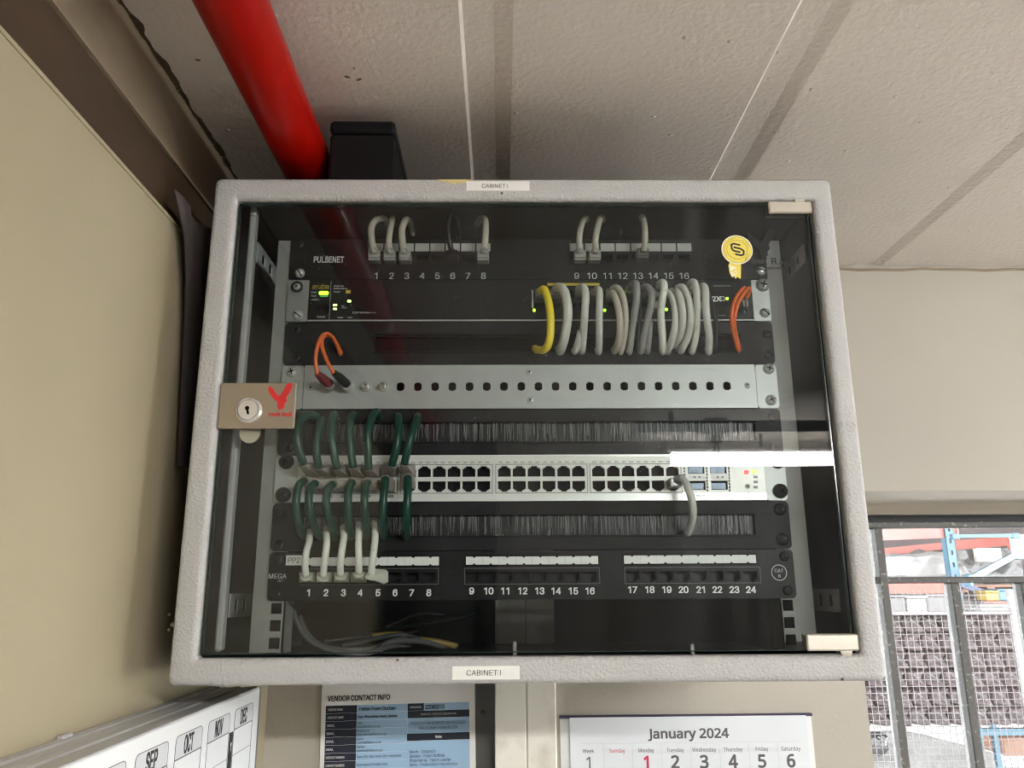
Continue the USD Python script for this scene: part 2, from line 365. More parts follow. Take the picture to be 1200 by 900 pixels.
# the broken paint edge along the wall
P = []
for i in range(240):
    y = .30+i*(.62/239); P.append(y)
V, F = [], []
nz1 = meshkit.fbm(np.c_[np.array(P)*70, np.zeros(240), np.zeros(240)], 4, 3); nz2 = meshkit.fbm(np.c_[np.array(P)*38, np.ones(240), np.zeros(240)], 4, 8)
low, hi = np.array([0, 1.0]), np.array([1.0, 0])
for y, a, b in zip(P, nz1, nz2):
    s1, s2 = .0003+.004*max(a-.4, 0)*2, .0022+.009*max(b-.2, 0)
    for k, (d, s) in enumerate(((-low, s1), (hi*0, 0), (hi, s2))):
        q = np.array([XU, ZC])+d*s; V.append((q[0]+.0006, y, q[1]-.0006))
for i in range(239):
    for k in range(2):
        a = i*3+k; F += [(a, a+1, a+4), (a, a+4, a+3)]
part(ceil, 'chipped_edge', trimesh.Trimesh(V, F, process=False), 'chipped_edge', label='ragged dark line of broken paint along the left edge of the ceiling')

wx0, wx1, wz0, wz1 = .4945, 1.85, .85, 1.8335
wb = struct('wall_back')
ext = sbox(XL-.08, 0, XR+.1, ZC+.02); hole = sbox(wx0, wz0, wx1, wz1)
part(wb, 'wall_panel', plate(ext.difference(hole), DW, .18), 'wall_paint')
part(wb, 'paint_bead', tube([(x, DW-.0005, ZC-.006+.0012*math.sin(x*40)+.001*math.sin(x*97)) for x in np.linspace(.3, 2.2, 60)], .0022, 6, 1), 'cornice_paint', label='uneven bead of paint under the ceiling')
wr = struct('wall_right'); 
v0, v1, h0, h1 = .32, 1.05, .95, 1.95
part(wr, 'wall_panel', [bx(XR, XR+.1, DB, v0, 0, ZC+.02), bx(XR, XR+.1, v1, DW+.18, 0, ZC+.02), bx(XR, XR+.1, v0, v1, 0, h0), bx(XR, XR+.1, v0, v1, h1, ZC+.02)], 'far_wall_paint')
w2 = struct('added_window_2')  # unseen window added to light the ceiling and left wall
for y in np.linspace(v0, v1, 3): part(w2, 'upright', bx(XR+.05, XR+.075, y-.012, y+.012, h0, h1, .0015), 'frame_steel')
for z in (h0+.01, h1-.01): part(w2, 'rail', bx(XR+.05, XR+.075, v0, v1, z-.012, z+.012, .0015), 'frame_steel')
part(w2, 'glass_pane', bx(XR+.06, XR+.063, v0, v1, h0, h1), 'window_glass')
wr = struct('wall_rear'); part(wr, 'wall_panel', bx(XL-.08, XR+.08, DB-.08, DB, 0, ZC+.02), 'far_wall_paint')
fl = struct('floor'); part(fl, 'floor_sheet', bx(XL-.08, XR+.08, DB, DW+.18, -.05, 0), 'floor_vinyl')

# ---------------------------------------------------------------- the window in the back wall
DF = 1.335
w1 = struct('window_1')
zh = aty(1100, 603, DF)[2]
part(w1, 'header', bx(wx0, wx1, 1.33, 1.37, zh, wz1+.03), 'timber_header', label='beige timber header above the steel frame')
z2 = aty(1100, 611.3, DF)[2]; z3 = aty(1100, 618.5, DF)[2]
part(w1, 'gap', bx(wx0, wx1, DF+.012, DF+.03, z2-.001, zh), 'gap_black', label='black gap below the header')
part(w1, 'top_rail', bx(wx0, wx1, DF, DF+.022, z3, z2, .0015), 'frame_steel')
z4, z5 = aty(1120, 676, DF)[2], aty(1120, 683.5, DF)[2]
part(w1, 'crossbar', bx(wx0, wx1, DF, DF+.022, z5, z4, .0015), 'frame_steel')
xp = (aty(1027, 660, DF)[0], aty(1038, 690, DF)[0]); xq = (aty(1117.2, 690, DF)[0], aty(1127, 690, DF)[0])
xa0 = (aty(1027.5, 640, DF)[0]+aty(1049.5, 850, DF)[0])/2; xa1 = xa0+.0125
part(w1, 'upright', bx(xa0, xa1, DF-.004, DF+.022, wz0, z3, .0015), 'frame_steel')
step = (aty(1117.5, 690, DF)[0]+aty(1138, 890, DF)[0])/2 - xa0
xs = [xa0]
for k in range(1, 40):
    x = xa0+step*k
    if x > wx1-.03: break
    part(w1, 'upright', bx(x, x+.0145, DF-.003, DF+.022, wz0, z5, .0015), 'frame_steel')
part(w1, 'bottom_rail', bx(wx0, wx1, DF, DF+.022, wz0, wz0+.03, .0015), 'frame_steel')
for (a, b, c, d) in ((wx0, wx1, z4, z3), (wx0, wx1, wz0, z5)):
    part(w1, 'glass_pane', bx(a, b, DF+.010, DF+.013, c, d), 'window_glass')

# ---------------------------------------------------------------- red pipe
PX, PZ, PR = -.2065, 2.1385, .0268
rp = thing('fire_pipe', 'glossy red painted steel pipe running along under the ceiling', 'pipe', (PX, 0, PZ))
q = trimesh.creation.cylinder(PR, DW-DB-.002, sections=48); q.apply_transform(trimesh.transformations.rotation_matrix(math.pi/2, [1, 0, 0])); q.apply_translation([PX, (DW+DB)/2, PZ])
part(rp, 'pipe', q, 'pipe_red', smooth=40)
for y in (-.9, -2.0, .15):
    part(rp, 'clip', [bx(PX-.008, PX+.008, y-.012, y+.012, PZ+PR-.002, ZC), loft([[(PX+(PR+e)*math.cos(a), yy, PZ+(PR+e)*math.sin(a)) for a in np.linspace(0, 2*math.pi, 32, endpoint=False)] for e, yy in ((-.001, y-.012), (.0015, y-.012), (.0015, y+.012), (-.001, y+.012))])], 'ear_zinc')

# ---------------------------------------------------------------- fluorescent fittings of the room; the near one is mirrored in the door
MIR = .711
def vlamp(u, v, Dv): p = aty(u, v, Dv); return p[0], 2*MIR-Dv, p[2]
xA, yL, zL = vlamp(785, 541, 2.55)
zt2 = vlamp(900, 530.5, 2.55)[2]; zb2 = vlamp(900, 545, 2.55)[2]
def batten(x0, x1, y, zb, zt, label):
    t = thing('ceiling_lamp', label, 'lamp', ((x0+x1)/2, y, zb))
    part(t, 'diffuser', bx(x0, x1, y-.022, y+.022, zb, zt, .004), 'tube_light')
    part(t, 'housing', bx(x0-.02, x1+.02, y-.007, y+.007, zt+.0005, zt+.012, .003), 'lamp_white')
    for x in (x0-.012, x1+.012): part(t, 'end_cap', bx(x-.011, x+.011, y-.025, y+.025, zb-.003, zt+.001, .003), 'lamp_white')
    for x in (x0+.25*(x1-x0), x0+.75*(x1-x0)): part(t, 'hanger', bx(x-.004, x+.004, y-.004, y+.004, zt+.02, ZC+.002), 'conduit_black')
    return t
batten(xA, xA+1.2, yL, zb2, zt2, 'slim fluorescent batten lamp hung below the ceiling, mirrored in the cabinet door')
# black conduit with a hook, mirrored above the lamp
xc0, yc, zc1 = vlamp(745, 493, 2.2); zc0 = vlamp(860, 506, 2.2)[2]
cr = (zc1-zc0)/2; zcm = (zc0+zc1)/2
cd = thing('conduit', 'black conduit with a hanging hook under the ceiling, mirrored in the cabinet door', 'conduit', (1.2, yc, zcm))
q = trimesh.creation.cylinder(cr, 1.5, sections=20); q.apply_transform(trimesh.transformations.rotation_matrix(math.pi/2, [0, 1, 0])); q.apply_translation([xc0+.75, yc, zcm])
part(cd, 'pipe', q, 'conduit_black', smooth=40)
xh = vlamp(838, 500, 2.2)[0]
part(cd, 'clamp', [bx(xh-.034, xh+.034, yc-cr-.004, yc+cr+.004, zcm-cr*1.2, zcm+cr*1.35, .004), bx(xh-.017, xh+.017, yc-.012, yc+.012, zcm-cr-.032, zcm-cr+.004, .004)], 'conduit_black')
part(cd, 'hook', tube([(xh, yc, zcm-cr-.03), (xh-.006, yc, zcm-cr-.05), (xh, yc, zcm-cr-.066), (xh+.006, yc, zcm-cr-.05), (xh+.002, yc, zcm-cr-.032)], .0022, 6, 5), 'conduit_black', smooth=True)
for x in (xc0+.1, xc0+1.3): part(cd, 'hanger', bx(x-.006, x+.006, yc-.006, yc+.006, zcm+cr-.002, ZC+.002), 'conduit_black')

# unseen dark unit added behind the camera to darken the door's mirrored left half
cb = thing('added_cupboard', 'tall dark grey two-door unit, added unseen by the left wall to darken the mirrored glass', 'added_cupboard', (-.165, -1.2, 0))
part(cb, 'carcass', bx(XL+.004, -.012, -1.75, -.79, .0, 2.100, .004), 'added_cupboard_dark')
for a_, b_ in ((XL+.006, -.166), (-.163, -.014)):
    dr = part(cb, 'door', bx(a_, b_, -.789, -.772, .05, 2.09, .003), 'added_cupboard_dark')
    hx_ = -.18 if a_ < -.3 else -.149
    part(dr, 'handle', tube([(hx_, -.772, 1.05), (hx_, -.75, 1.06), (hx_, -.75, 1.19), (hx_, -.772, 1.2)], .005, 8, 4), 'chrome', smooth=True)

# ---------------------------------------------------------------- the network cabinet
D0 = .7043
X0, X1, Z0, Z1 = -.2772, .3229, EYE-.0768, EYE+.3875
ix0 = (aty(276.5, 233, D0)[0]+aty(230, 769, D0)[0])/2; ix1 = (aty(953.5, 235, D0)[0]+aty(1010, 767, D0)[0])/2
iz1 = aty(610, 233.5, D0)[2]; iz0 = aty(620, 769.5, D0)[2]
cab = thing('network_cabinet', 'grey steel wall-mounted network cabinet with a locked glass door', 'cabinet', ((X0+X1)/2, .93, Z0))
L = []
for t, d, r in ((0, .034, .006), (0, .005, .006), (.0008, .0022, .0055), (.0025, .0006, .005), (.005, 0, .004)):
    L.append(rloop(X0+t, X1-t, Z0+t, Z1-t, r, D0+d))
for t, d, r in ((.0055, 0, .004), (.003, .0006, .003), (.0012, .002, .0025), (.0002, .0042, .002), (0, .007, .002), (0, .0125, .002)):
    L.append(rloop(ix0-t, ix1+t, iz0-t, iz1+t, r, D0+d))
part(cab, 'door_frame', loft(L), 'powder_grey', smooth=50)
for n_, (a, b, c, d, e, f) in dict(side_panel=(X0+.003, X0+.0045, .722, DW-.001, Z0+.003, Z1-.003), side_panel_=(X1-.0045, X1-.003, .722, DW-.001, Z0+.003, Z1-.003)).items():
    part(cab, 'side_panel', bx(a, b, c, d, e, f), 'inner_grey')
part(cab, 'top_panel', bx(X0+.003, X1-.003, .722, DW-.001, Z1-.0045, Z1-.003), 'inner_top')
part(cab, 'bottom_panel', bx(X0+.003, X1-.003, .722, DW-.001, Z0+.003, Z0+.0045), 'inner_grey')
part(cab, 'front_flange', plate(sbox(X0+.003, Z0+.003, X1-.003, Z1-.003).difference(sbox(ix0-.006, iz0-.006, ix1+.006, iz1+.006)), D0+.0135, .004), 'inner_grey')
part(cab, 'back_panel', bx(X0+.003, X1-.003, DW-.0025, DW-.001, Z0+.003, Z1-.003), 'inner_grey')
# bright return strip inside the hinge-free edge
D1 = .732
sx0 = (aty(293, 245, D1)[0]+aty(270, 520, D1)[0]+aty(249, 762, D1)[0])/3; sx1 = sx0+.0066
sz1, sz0 = aty(298, 240, D1)[2], aty(255, 764, D1)[2]
part(cab, 'return_strip', bx(sx0, sx1, D1, D1+.012, sz0, sz1, .002), 'strip_grey')
# 19-inch rails with square holes
DR = .7528; U = .04445; RX = .0282; PX0, PX1 = RX-.2413, RX+.2413; RZ = EYE+.30077
DRAIL = DR+.0025
rz1, rz0 = aty(336, 282, DRAIL)[2], aty(310, 766, DRAIL)[2]
def rail(xa, xb, inner):
    p = sbox(xa, rz0, xb, rz1)
    hx = inner*1.0
    for u_ in range(-1, 9):
        for f in (.16, .5, .84):
            zc = RZ-(u_+f)*U+.0012
            if zc-.006 > rz0 and zc+.006 < rz1: p = p.difference(sbox(hx-.0048, zc-.0048, hx+.0048, zc+.0048))
    s = xb if inner > (xa+xb)/2 else xa
    w = part(cab, 'mounting_rail', [plate(p, DRAIL, .0015), bx(min(s, s+.0015*(1 if s == xa else -1)), max(s, s+.0015*(1 if s == xa else -1)), DRAIL, DRAIL+.03, rz0, rz1)], 'rail_grey')
rx0 = (aty(302, 600, DRAIL)[0]+aty(328, 290, DRAIL)[0]+aty(293, 740, DRAIL)[0])/3; rx1 = aty(334, 715, DRAIL)[0]
rail(rx0, rx1, aty(322.5, 732, DRAIL)[0])
qx1 = (aty(944, 600, DRAIL)[0]+aty(952, 700, DRAIL)[0])/2; qx0 = aty(914.5, 712, DRAIL)[0]
rail(qx0, qx1, aty(925, 728, DRAIL)[0])
# slotted rail brackets on the side panels
def bracket(X, corners, slots):
    pts = [atx(u, v, X) for u, v in corners]; y0 = min(p[1] for p in pts); y1 = max(p[1] for p in pts); z1 = np.mean([pts[0][2], pts[1][2]]); z0 = np.mean([pts[2][2], pts[3][2]])
    p = sbox(y0, z0, y1, z1); w = y1-y0
    for a, b in slots: p = p.difference(sbox(y0+a*w, z0+.24*(z1-z0), y0+b*w, z1-.24*(z1-z0)))
    q = trimesh.creation.extrude_polygon(p, .0015, engine='earcut')       # (y, z, thickness) -> world
    q.vertices = np.c_[X+(0 if X < 0 else -.0015)+q.vertices[:, 2], q.vertices[:, 0], q.vertices[:, 1]]
    part(cab, 'rail_bracket', q, 'bracket_grey', label='grey bracket with two slots')
XB, XB2 = -.262, .308
bracket(XB, [(301.5, 285), (323, 313), (321.5, 335), (300, 308)], ((.22, .38), (.60, .76)))
bracket(XB, [(269, 695), (293.5, 696), (291, 722), (268, 723)], ((.22, .36), (.62, .76)))
bracket(XB2, [(943, 288), (916.6, 313.5), (921, 333), (943, 308)], ((.22, .38), (.60, .76)))
bracket(XB2, [(983, 690), (954.5, 690), (955, 717), (983, 716)], ((.22, .38), (.62, .76)))
# glass door
GD = D0+.0055
gx0, gx1, gz0, gz1 = ix0+.0022, ix1-.0045, iz0+.003, iz1-.0028
door = part(cab, 'glass_door', bx(gx0, gx1, GD, GD+.004, gz0, gz1), 'door_glass', label='clear glass door, slightly dusty, with haze painted in towards the right')
part(door, 'glass_edge', [bx(gx0-.0003, gx0+.0007, GD-.0003, GD+.0043, gz0, gz1), bx(gx0, gx1, GD-.0003, GD+.0043, gz1-.0008, gz1+.0002), bx(gx0, gx1, GD-.0003, GD+.0043, gz0-.0002, gz0+.0008), bx(gx1-.0007, gx1+.0003, GD-.0003, GD+.0043, gz0, gz1)], 'glass_edge', label='green-black polished glass edge')
def hinge(u0, v0, u1, v1, knob_above):
    D = D0+.0005; x0, x1, z0, z1 = rect(u0, v0, u1, v1, D); x1 = min(x1, ix1-.0008)
    h = part(door, 'hinge', bx(x0, x1, D, GD-.0002, z0, z1, .0012), 'hinge_nickel', label='nickel hinge clamp')
    part(door, 'hinge_back', bx(x0, x1, GD+.0042, GD+.008, z0, z1, .001), 'hinge_nickel')
    part(door, 'hinge_pivot', lathe([(0, .004), (.005, .0035), (.0055, 0), (.0055, -.006), (0, -.006)], x1-.011, GD, (z1+.001) if knob_above else (z0-.0005), 14), 'hinge_nickel', smooth=40)
hinge(901, 235.5, 952, 249, True); hinge(946, 743, 1007, 763, False)
# lock
D = D0+.0012
lx0, lx1, lz0, lz1 = rect(255, 448.5, 345.8, 502, D); lx0 = max(lx0, ix0+.0006)
part(door, 'lock_plate', bx(lx0, lx1, D, GD-.0002, lz0, lz1, .0006), 'brushed_steel', label='brushed steel lock plate')
c = aty(291.7, 481, D); r = 15.5/FPX*.72
part(door, 'lock_cylinder', lathe([(r, 0), (r, .0018), (r*.9, .0032), (r*.80, .0030), (r*.76, .0018), (r*.74, .0018), (r*.72, .0034), (r*.2, .0036), (0, .0036)][::-1], c[0], D, c[2], 32), 'chrome', label='round chrome key lock', smooth=30)
part(door, 'keyhole', plate(unary_union([Point(c[0]-.0006, c[2]+.0014).buffer(.0019), shapely.affinity.rotate(sbox(c[0]-.0009, c[2]-.0042, c[0]+.0011, c[2]+.001), 12)]), D-.0039, .0004), 'slot_black')
ln = aty(293.5, 505, GD+.006)
part(door, 'latch', plate(unary_union([Point(ln[0], ln[2]-.0022).buffer(.0092), sbox(ln[0]-.0092, ln[2]-.002, ln[0]+.0092, ln[2]+.02)]), GD+.0045, .0025), 'hinge_nickel', label='rounded latch tongue behind the glass')
def hawk(cx, cz, s, D):
    """a bird with raised wings, feet forward, drawn as one outline of unit height s"""
    P = [(-.50, .30), (-.44, .40), (-.33, .30), (-.22, .16), (-.10, .02), (-.02, .10), (.06, .26), (.14, .42), (.24, .52), (.34, .50), (.36, .38), (.30, .20), (.22, .06), (.17, -.02), (.20, -.14), (.14, -.24), (.10, -.30), (.14, -.36), (.08, -.40), (.06, -.48), (-.02, -.45), (-.08, -.48), (-.10, -.38), (-.14, -.32), (-.12, -.22), (-.16, -.16), (-.30, -.06), (-.40, .08), (-.47, .20)]
    return plate(Polygon([(cx+s*a, cz+s*b) for a, b in P]), D, .0002)
e = aty(330, 465, D)
part(door, 'emblem', hawk(e[0], e[2], .0255, D-.0002), 'ink_red', label='red bird emblem')
e2 = aty(328.5, 485.5, D)
part(door, 'lettering', text('Hawk Rac\u00ae', .0036, e2[0], e2[2], D, True, wid=.0205), 'ink_red', label='small red lettering under the bird')
e = aty(893, 286, GD)
part(door, 'emblem', hawk(e[0]+.001, e[2], .031, GD-.0003), 'emblem_black', label='black bird emblem on the glass')
part(door, 'lettering', [text('R', .0062, *aty(907, 306, GD)[[0, 2]], GD, True), text('ac', .0045, *aty(917, 308, GD)[[0, 2]], GD, True), text('Hawk', .0058, *aty(886, 306, GD)[[0, 2]], GD, True), text('cabinets', .0028, *aty(907, 314, GD)[[0, 2]], GD, True)], 'emblem_dark', label='black lettering under the bird on the glass')
# yellow seal
c = aty(863.7, 292.8, GD); r = 19.2/FPX*aty(863, 293, GD)[1]*1.04
tail = Polygon([(c[0]-.5*r, c[2]-.8*r)]+[tuple(aty(u, v, GD)[[0, 2]]) for u, v in ((853.5, 311), (855, 320), (858, 325.5), (860, 323.5), (862, 327), (864, 324.5), (868, 327), (868.4, 310))])
st = part(door, 'seal_sticker', plate(unary_union([Point(c[0], c[2]).buffer(r, quad_segs=16), tail]), GD-.0002, .0002), 'sticker_yellow', label='round yellow seal sticker with a torn tail')
part(st, 'seal_border', plate(unary_union([Point(c[0], c[2]).buffer(r*.985, quad_segs=16).difference(Point(c[0], c[2]).buffer(r*.93, quad_segs=16))]), GD-.00035, .0002), 'ink_white')
part(st, 'seal_ring', plate(unary_union([Point(c[0], c[2]).buffer(r*a, quad_segs=16).difference(Point(c[0], c[2]).buffer(r*b, quad_segs=16)) for a, b in ((.66, .635), (.90, .885))]), GD-.00035, .0002), 'sticker_ring')
S = [(-.50, .10), (-.44, .30), (-.28, .34), (.02, .34)]; ring = []
# the S-shaped loop of two interlocking bars
line = shapely.LineString([(.10, .36), (-.28, .36), (-.42, .26), (-.34, -.02), (-.18, -.12), (.20, -.12)]); line2 = shapely.LineString([(-.20, .12), (.22, .12), (.42, .02), (.46, -.20), (.34, -.32), (-.02, -.32)])
sgn = unary_union([line.buffer(.055, join_style=1), line2.buffer(.055, join_style=1), shapely.LineString([(-.20, .12), (-.16, .13)]).buffer(.055)])
sgn = shapely.affinity.rotate(shapely.affinity.scale(sgn, r, r, origin=(0, 0)), -14, origin=(0, 0)); sgn = shapely.affinity.translate(sgn, c[0], c[2])
part(st, 'logo', plate(sgn, GD-.0004, .0002), 'ink_black', label='black S-shaped logo')
dots = [sbox(c[0]+.785*r*math.cos(a)-.00022, c[2]+.785*r*math.sin(a)-.0005, c[0]+.785*r*math.cos(a)+.00022, c[2]+.785*r*math.sin(a)+.0005) for a in np.radians([*range(15, 62, 6), *range(95, 215, 6), *range(-50, -25, 6)])]
part(st, 'seal_print', plate(unary_union(dots), GD-.00035, .0002), 'sticker_ring', kind='stuff')
part(st, 'torn_paper', plate(Polygon([tuple(aty(u, v, GD)[[0, 2]]) for u, v in ((854.2, 311), (856, 320), (858.5, 325), (860.3, 323), (862, 326), (863.5, 319), (862, 313))]), GD-.00035, .0002), 'sticker_torn')
# labels on the frame
def label(u0, v0, u1, v1, s, which):
    x0, x1, z0, z1 = rect(u0, v0, u1, v1, D0)
    a = part(cab, 'name_label', plate(sbox(x0, z0, x1, z1), D0-.0003, .0003), 'white_label', label=which)
    part(a, 'lettering', text(s, .0041, (x0+x1)/2-.001*(which[0] == 'u')-.002, (z0+z1)/2, D0-.0003, wid=.0252 if which[0] == 'u' else .0285), 'ink_black')
label(546.5, 212.6, 620.5, 223.6, 'CABINET I', 'upper white name label')
label(530, 780.5, 609, 796.3, 'CABINET I', 'lower white name label')
chip = Polygon([tuple(aty(u, v, D0-.0002)[[0, 2]]) for u, v in ((512, 210.3), (546, 210.3), (554, 211), (548, 212.5), (546, 214.5), (538, 214), (532, 216.5), (526, 214), (519, 213.2))])
part(cab, 'paint_chip', plate(chip, D0-.0003, .0003), 'chip_yellow', label='yellowish patch of chipped paint')
ch2 = [Point(*aty(u, v, D0)[[0, 2]]).buffer(s) for u, v, s in ((588, 226.5, .0011), (466, 773.5, .0009), (198, 720, .0012), (202, 732, .0018), (198, 738, .0011), (987, 796, .0012))]
part(cab, 'paint_chip', plate(unary_union(ch2), D0-.0002, .0002), 'chipped_edge', label='tiny dark nicks in the frame paint')
# door stay clips on the cabinet floor
for u, v in ((603, 757), (811, 760)):
    q = aty(u, v, .735); part(cab, 'floor_clip', [bx(q[0]-.0018, q[0]+.0018, .733, .736, Z0+.0045, q[2]+.004, .0008), bx(q[0]-.003, q[0]+.003, .732, .738, Z0+.0045, Z0+.0065, .0006)], 'chrome')

# black box on the cabinet, sheet of film beside it
DBX = .722
a, b = aty(387.5, 140.5, DBX), aty(462, 140.5, DBX)
jb = thing('enclosure', 'small black plastic box with a lid standing on the cabinet', 'box', ((a[0]+b[0])/2, DBX+.08, Z1))
zs = aty(420, 155, DBX)[2]
part(jb, 'body', bx(a[0], b[0], DBX, DBX+.17, Z1, zs-.0008, .003), 'box_black')
part(jb, 'lid', bx(a[0]-.0004, b[0]+.0004, DBX-.0006, DBX+.1705, zs, a[2], .003), 'box_black')
# grey film tucked between cabinet and wall
edge = [(205, 222), (209, 250), (213, 277), (216, 320), (217, 370), (216, 430), (213, 500), (210, 545)]
fold = [(205, 222), (213, 231), (222, 242), (226, 252), (232, 260), (243, 266), (252, 271)]
V, F = [], []
Lq = [atx(u, v, -.3055) for u, v in edge]; Tq = [atx(u, v, -.3055) for u, v in fold]
nr_, nc_ = len(Lq), len(Tq)
for i in range(nr_):
    for k in range(nc_):
        q = Lq[i] + (Tq[k]-Tq[0])*np.array([0, 1, 1-.75*i/(nr_-1)])
        V.append((-.3055+.0022*math.sin(k*1.3+i*.8), q[1], q[2]))
for i in range(nr_-1):
    for k in range(nc_-1):
        a_ = i*nc_+k; F += [(a_, a_+1, a_+nc_+1), (a_, a_+nc_+1, a_+nc_)]
q = trimesh.Trimesh(V, F, process=False); q2 = q.copy(); q2.apply_translation([-.0006, 0, 0]); q2.invert()
single('plastic_sheet', [q, q2], 'film_grey', 'torn dull grey plastic sheet tucked between the cabinet and the left wall', 'sheet', smooth=True)

# ---------------------------------------------------------------- rack units
def uz(u): return RZ-u*U-.0004, RZ-u*U-.0004-.0436          # top, bottom of a one-unit panel
def rk(u, v, f=0): return aty(u, v, DR-f)
def holes4(p, z1, z0): return p
def rp_(u0, v0, u1, v1, f=0): return rect(u0, v0, u1, v1, DR-f)
def panel(t, u, mat_, r=.003, cut=None, t_=.002, name='faceplate'):
    z1, z0 = uz(u); p = rr(PX0, PX1, z0, z1, r)
    if cut is not None: p = p.difference(cut)
    return part(t, name, plate(p, DR, t_), mat_)
def cavity(x0, x1, z0, z1, D, depth=.010):
    v = np.array([(x0, D, z0), (x1, D, z0), (x1, D, z1), (x0, D, z1), (x0, D+depth, z0), (x1, D+depth, z0), (x1, D+depth, z1), (x0, D+depth, z1)])
    f = np.array([(4, 6, 5), (4, 7, 6), (0, 5, 1), (0, 4, 5), (2, 7, 3), (2, 6, 7), (0, 3, 7), (0, 7, 4), (1, 6, 2), (1, 5, 6)])
    return trimesh.Trimesh(v, f, process=False)
def jack(x, z, w=.0116, h=.0080, up=True, n1=.0062, n2=.0036, d1=.0012, d2=.0012):
    """outline of an RJ45 opening"""
    s = 1 if up else -1
    P = [(-w/2, -h/2*s), (w/2, -h/2*s), (w/2, (h/2-d1-d2)*s), (n1/2+.0008, (h/2-d1-d2)*s), (n1/2+.0008, (h/2-d1)*s), (n2/2+.0004, (h/2-d1)*s), (n2/2+.0004, h/2*s), (-n2/2-.0004, h/2*s), (-n2/2-.0004, (h/2-d1)*s), (-n1/2-.0008, (h/2-d1)*s), (-n1/2-.0008, (h/2-d1-d2)*s), (-w/2, (h/2-d1-d2)*s)]
    return Polygon([(x+a, z+b) for a, b in P]).buffer(0)
def unit(name, label, cat, u, group=None): return thing(name, label, cat, (RX, DR, uz(u)[1]), group)
def earscrews(t, u, mat_, lx, rx, zs=(.16, .84), r=.0052, washer=None, D=None):
    z1, z0 = uz(u)
    for x in (lx, rx):
        if x is None: continue
        for f in zs: screw(t, x, z1-f*(z1-z0), D or DR, r, mat_, washer=washer)

# -- top patch panel, 16 ports
t = unit('patch_bay', 'black sixteen-port patch panel at the top of the rack, lettered PULSENET', 'patch panel', -1)
cols = [440.8+17.95*k for k in range(8)]+[675.8+18.0*k for k in range(8)]
cut = []; js = []
for u in cols:
    p = rk(u, 303.5); j = jack(p[0], p[2], .0118, .0098, up=False); cut.append(j); js.append(p)
panel(t, -1, 'panel_black', .002, unary_union(cut))
for p in js: part(t, 'port', cavity(p[0]-.0063, p[0]+.0063, p[2]-.0054, p[2]+.0054, DR+.002), 'port_black')
for u in cols:
    x0, x1, z0, z1 = rp_(u-8.1, 285.3, u+8.3, 294.6); part(t, 'port_label', plate(sbox(x0, z0, x1, z1), DR-.0004, .0004), 'dim_label')
for k, u in enumerate(cols):
    p = rk(u, 323.3); part(t, 'numeral', text(str(k+1), .0066, p[0], p[2], DR), 'ink_pale')
p = rk(385.5, 304.2); part(t, 'lettering', text('PULSENET', .0062, p[0], p[2], DR, True, wid=.0305), 'ink_pale', label='brand lettering')
ln = []
for a, b in ((425, 447), (449, 452), (454, 461), (467, 482), (490, 505), (762, 790), (795, 806), (836, 857)):
    x0, x1, z0, z1 = rp_(a, 333.3 if a < 600 else 331.2, b, 334.5 if a < 600 else 332.4)
    n_ = int((x1-x0)/.0011)
    ln += [sbox(x0+i*.0011, z0, x0+i*.0011+.0007, z1) for i in range(n_)]
part(t, 'small_print', plate(unary_union(ln), DR-.0002, .0002), 'mark_grey', kind='stuff')
z1, z0 = uz(-1)
for x in (aty(352, 291, DR)[0], aty(897, 287, DR)[0]): screw(t, x, z1-.006, DR, .0036, 'screw_black')
for u, v in ((351.5, 321), (891.5, 318.5)): p = rk(u, v); screw(t, p[0], p[2]+.0005, DR, .0050, 'steel_screw', h=.004, slot=True, cross=False)

# -- black network switch
t = unit('network_switch', 'black network switch with small green lamps under the top patch panel', 'switch', 0)
z1, z0 = uz(0)
ex0, ex1 = aty(362, 355, DR)[0], aty(881, 350, DR)[0]
bank0, bank1 = rk(624, 350)[0], rk(833, 350)[0]
pw = (bank1-bank0)/12; cut, js = [], []
zr = (rk(720, 345)[2], rk(720, 360)[2])
for k in range(12):
    for r_, zc in enumerate(zr):
        x = bank0+pw*(k+.5); cut.append(jack(x, zc, .0116, .0088, up=(r_ == 0))); js.append((x, zc))
c0 = rp_(369.5, 356, 385.5, 367); cut.append(sbox(*[c0[i] for i in (0, 2, 1, 3)]))
sf = rp_(866, 353, 874, 366); cut.append(sbox(*[sf[i] for i in (0, 2, 1, 3)]))
face = sbox(ex0, z0, ex1, z1).difference(unary_union(cut))
part(t, 'faceplate', plate(face, DR-.001, .002), 'panel_black')
part(t, 'chassis', bx(ex0, ex1, DR+.012, DR+.22, z0, z1, .001), 'panel_black_matt')
for x, zc in js: part(t, 'port', cavity(x-.0062, x+.0062, zc-.0048, zc+.0048, DR+.001), 'port_black')
part(t, 'console_port', cavity(c0[0]-.0005, c0[1]+.0005, c0[2]-.0005, c0[3]+.0005, DR+.001), 'port_black')
part(t, 'module_port', cavity(sf[0]-.0005, sf[1]+.0005, sf[2]-.0005, sf[3]+.0005, DR+.001), 'port_black')
part(t, 'bottom_edge', bx(ex0, ex1, DR-.0022, DR-.0005, z0-.0002, z0+.0012), 'silver_panel', label='thin silver line along the bottom edge')
for xa, xb in ((PX0, ex0-.0006), (ex1+.0006, PX1)):
    part(t, 'rack_ear', plate(rr(xa, xb, z0, z1, .0015), DR-.0005, .002), 'ear_zinc', label='grey zinc-plated rack ear')
screw(t, aty(348.5, 336.2, DR)[0], aty(348.5, 336.2, DR)[2]-.0005, DR-.0005, .0040, 'chrome', h=.0035, washer='screw_black')
p = rk(349.3, 369.8); screw(t, p[0], p[2], DR-.0005, .0050, 'steel_screw', h=.004, slot=True, cross=False)
p = rk(893.5, 334.5); screw(t, p[0], p[2], DR-.0005, .0068, 'ear_zinc', h=.0045)
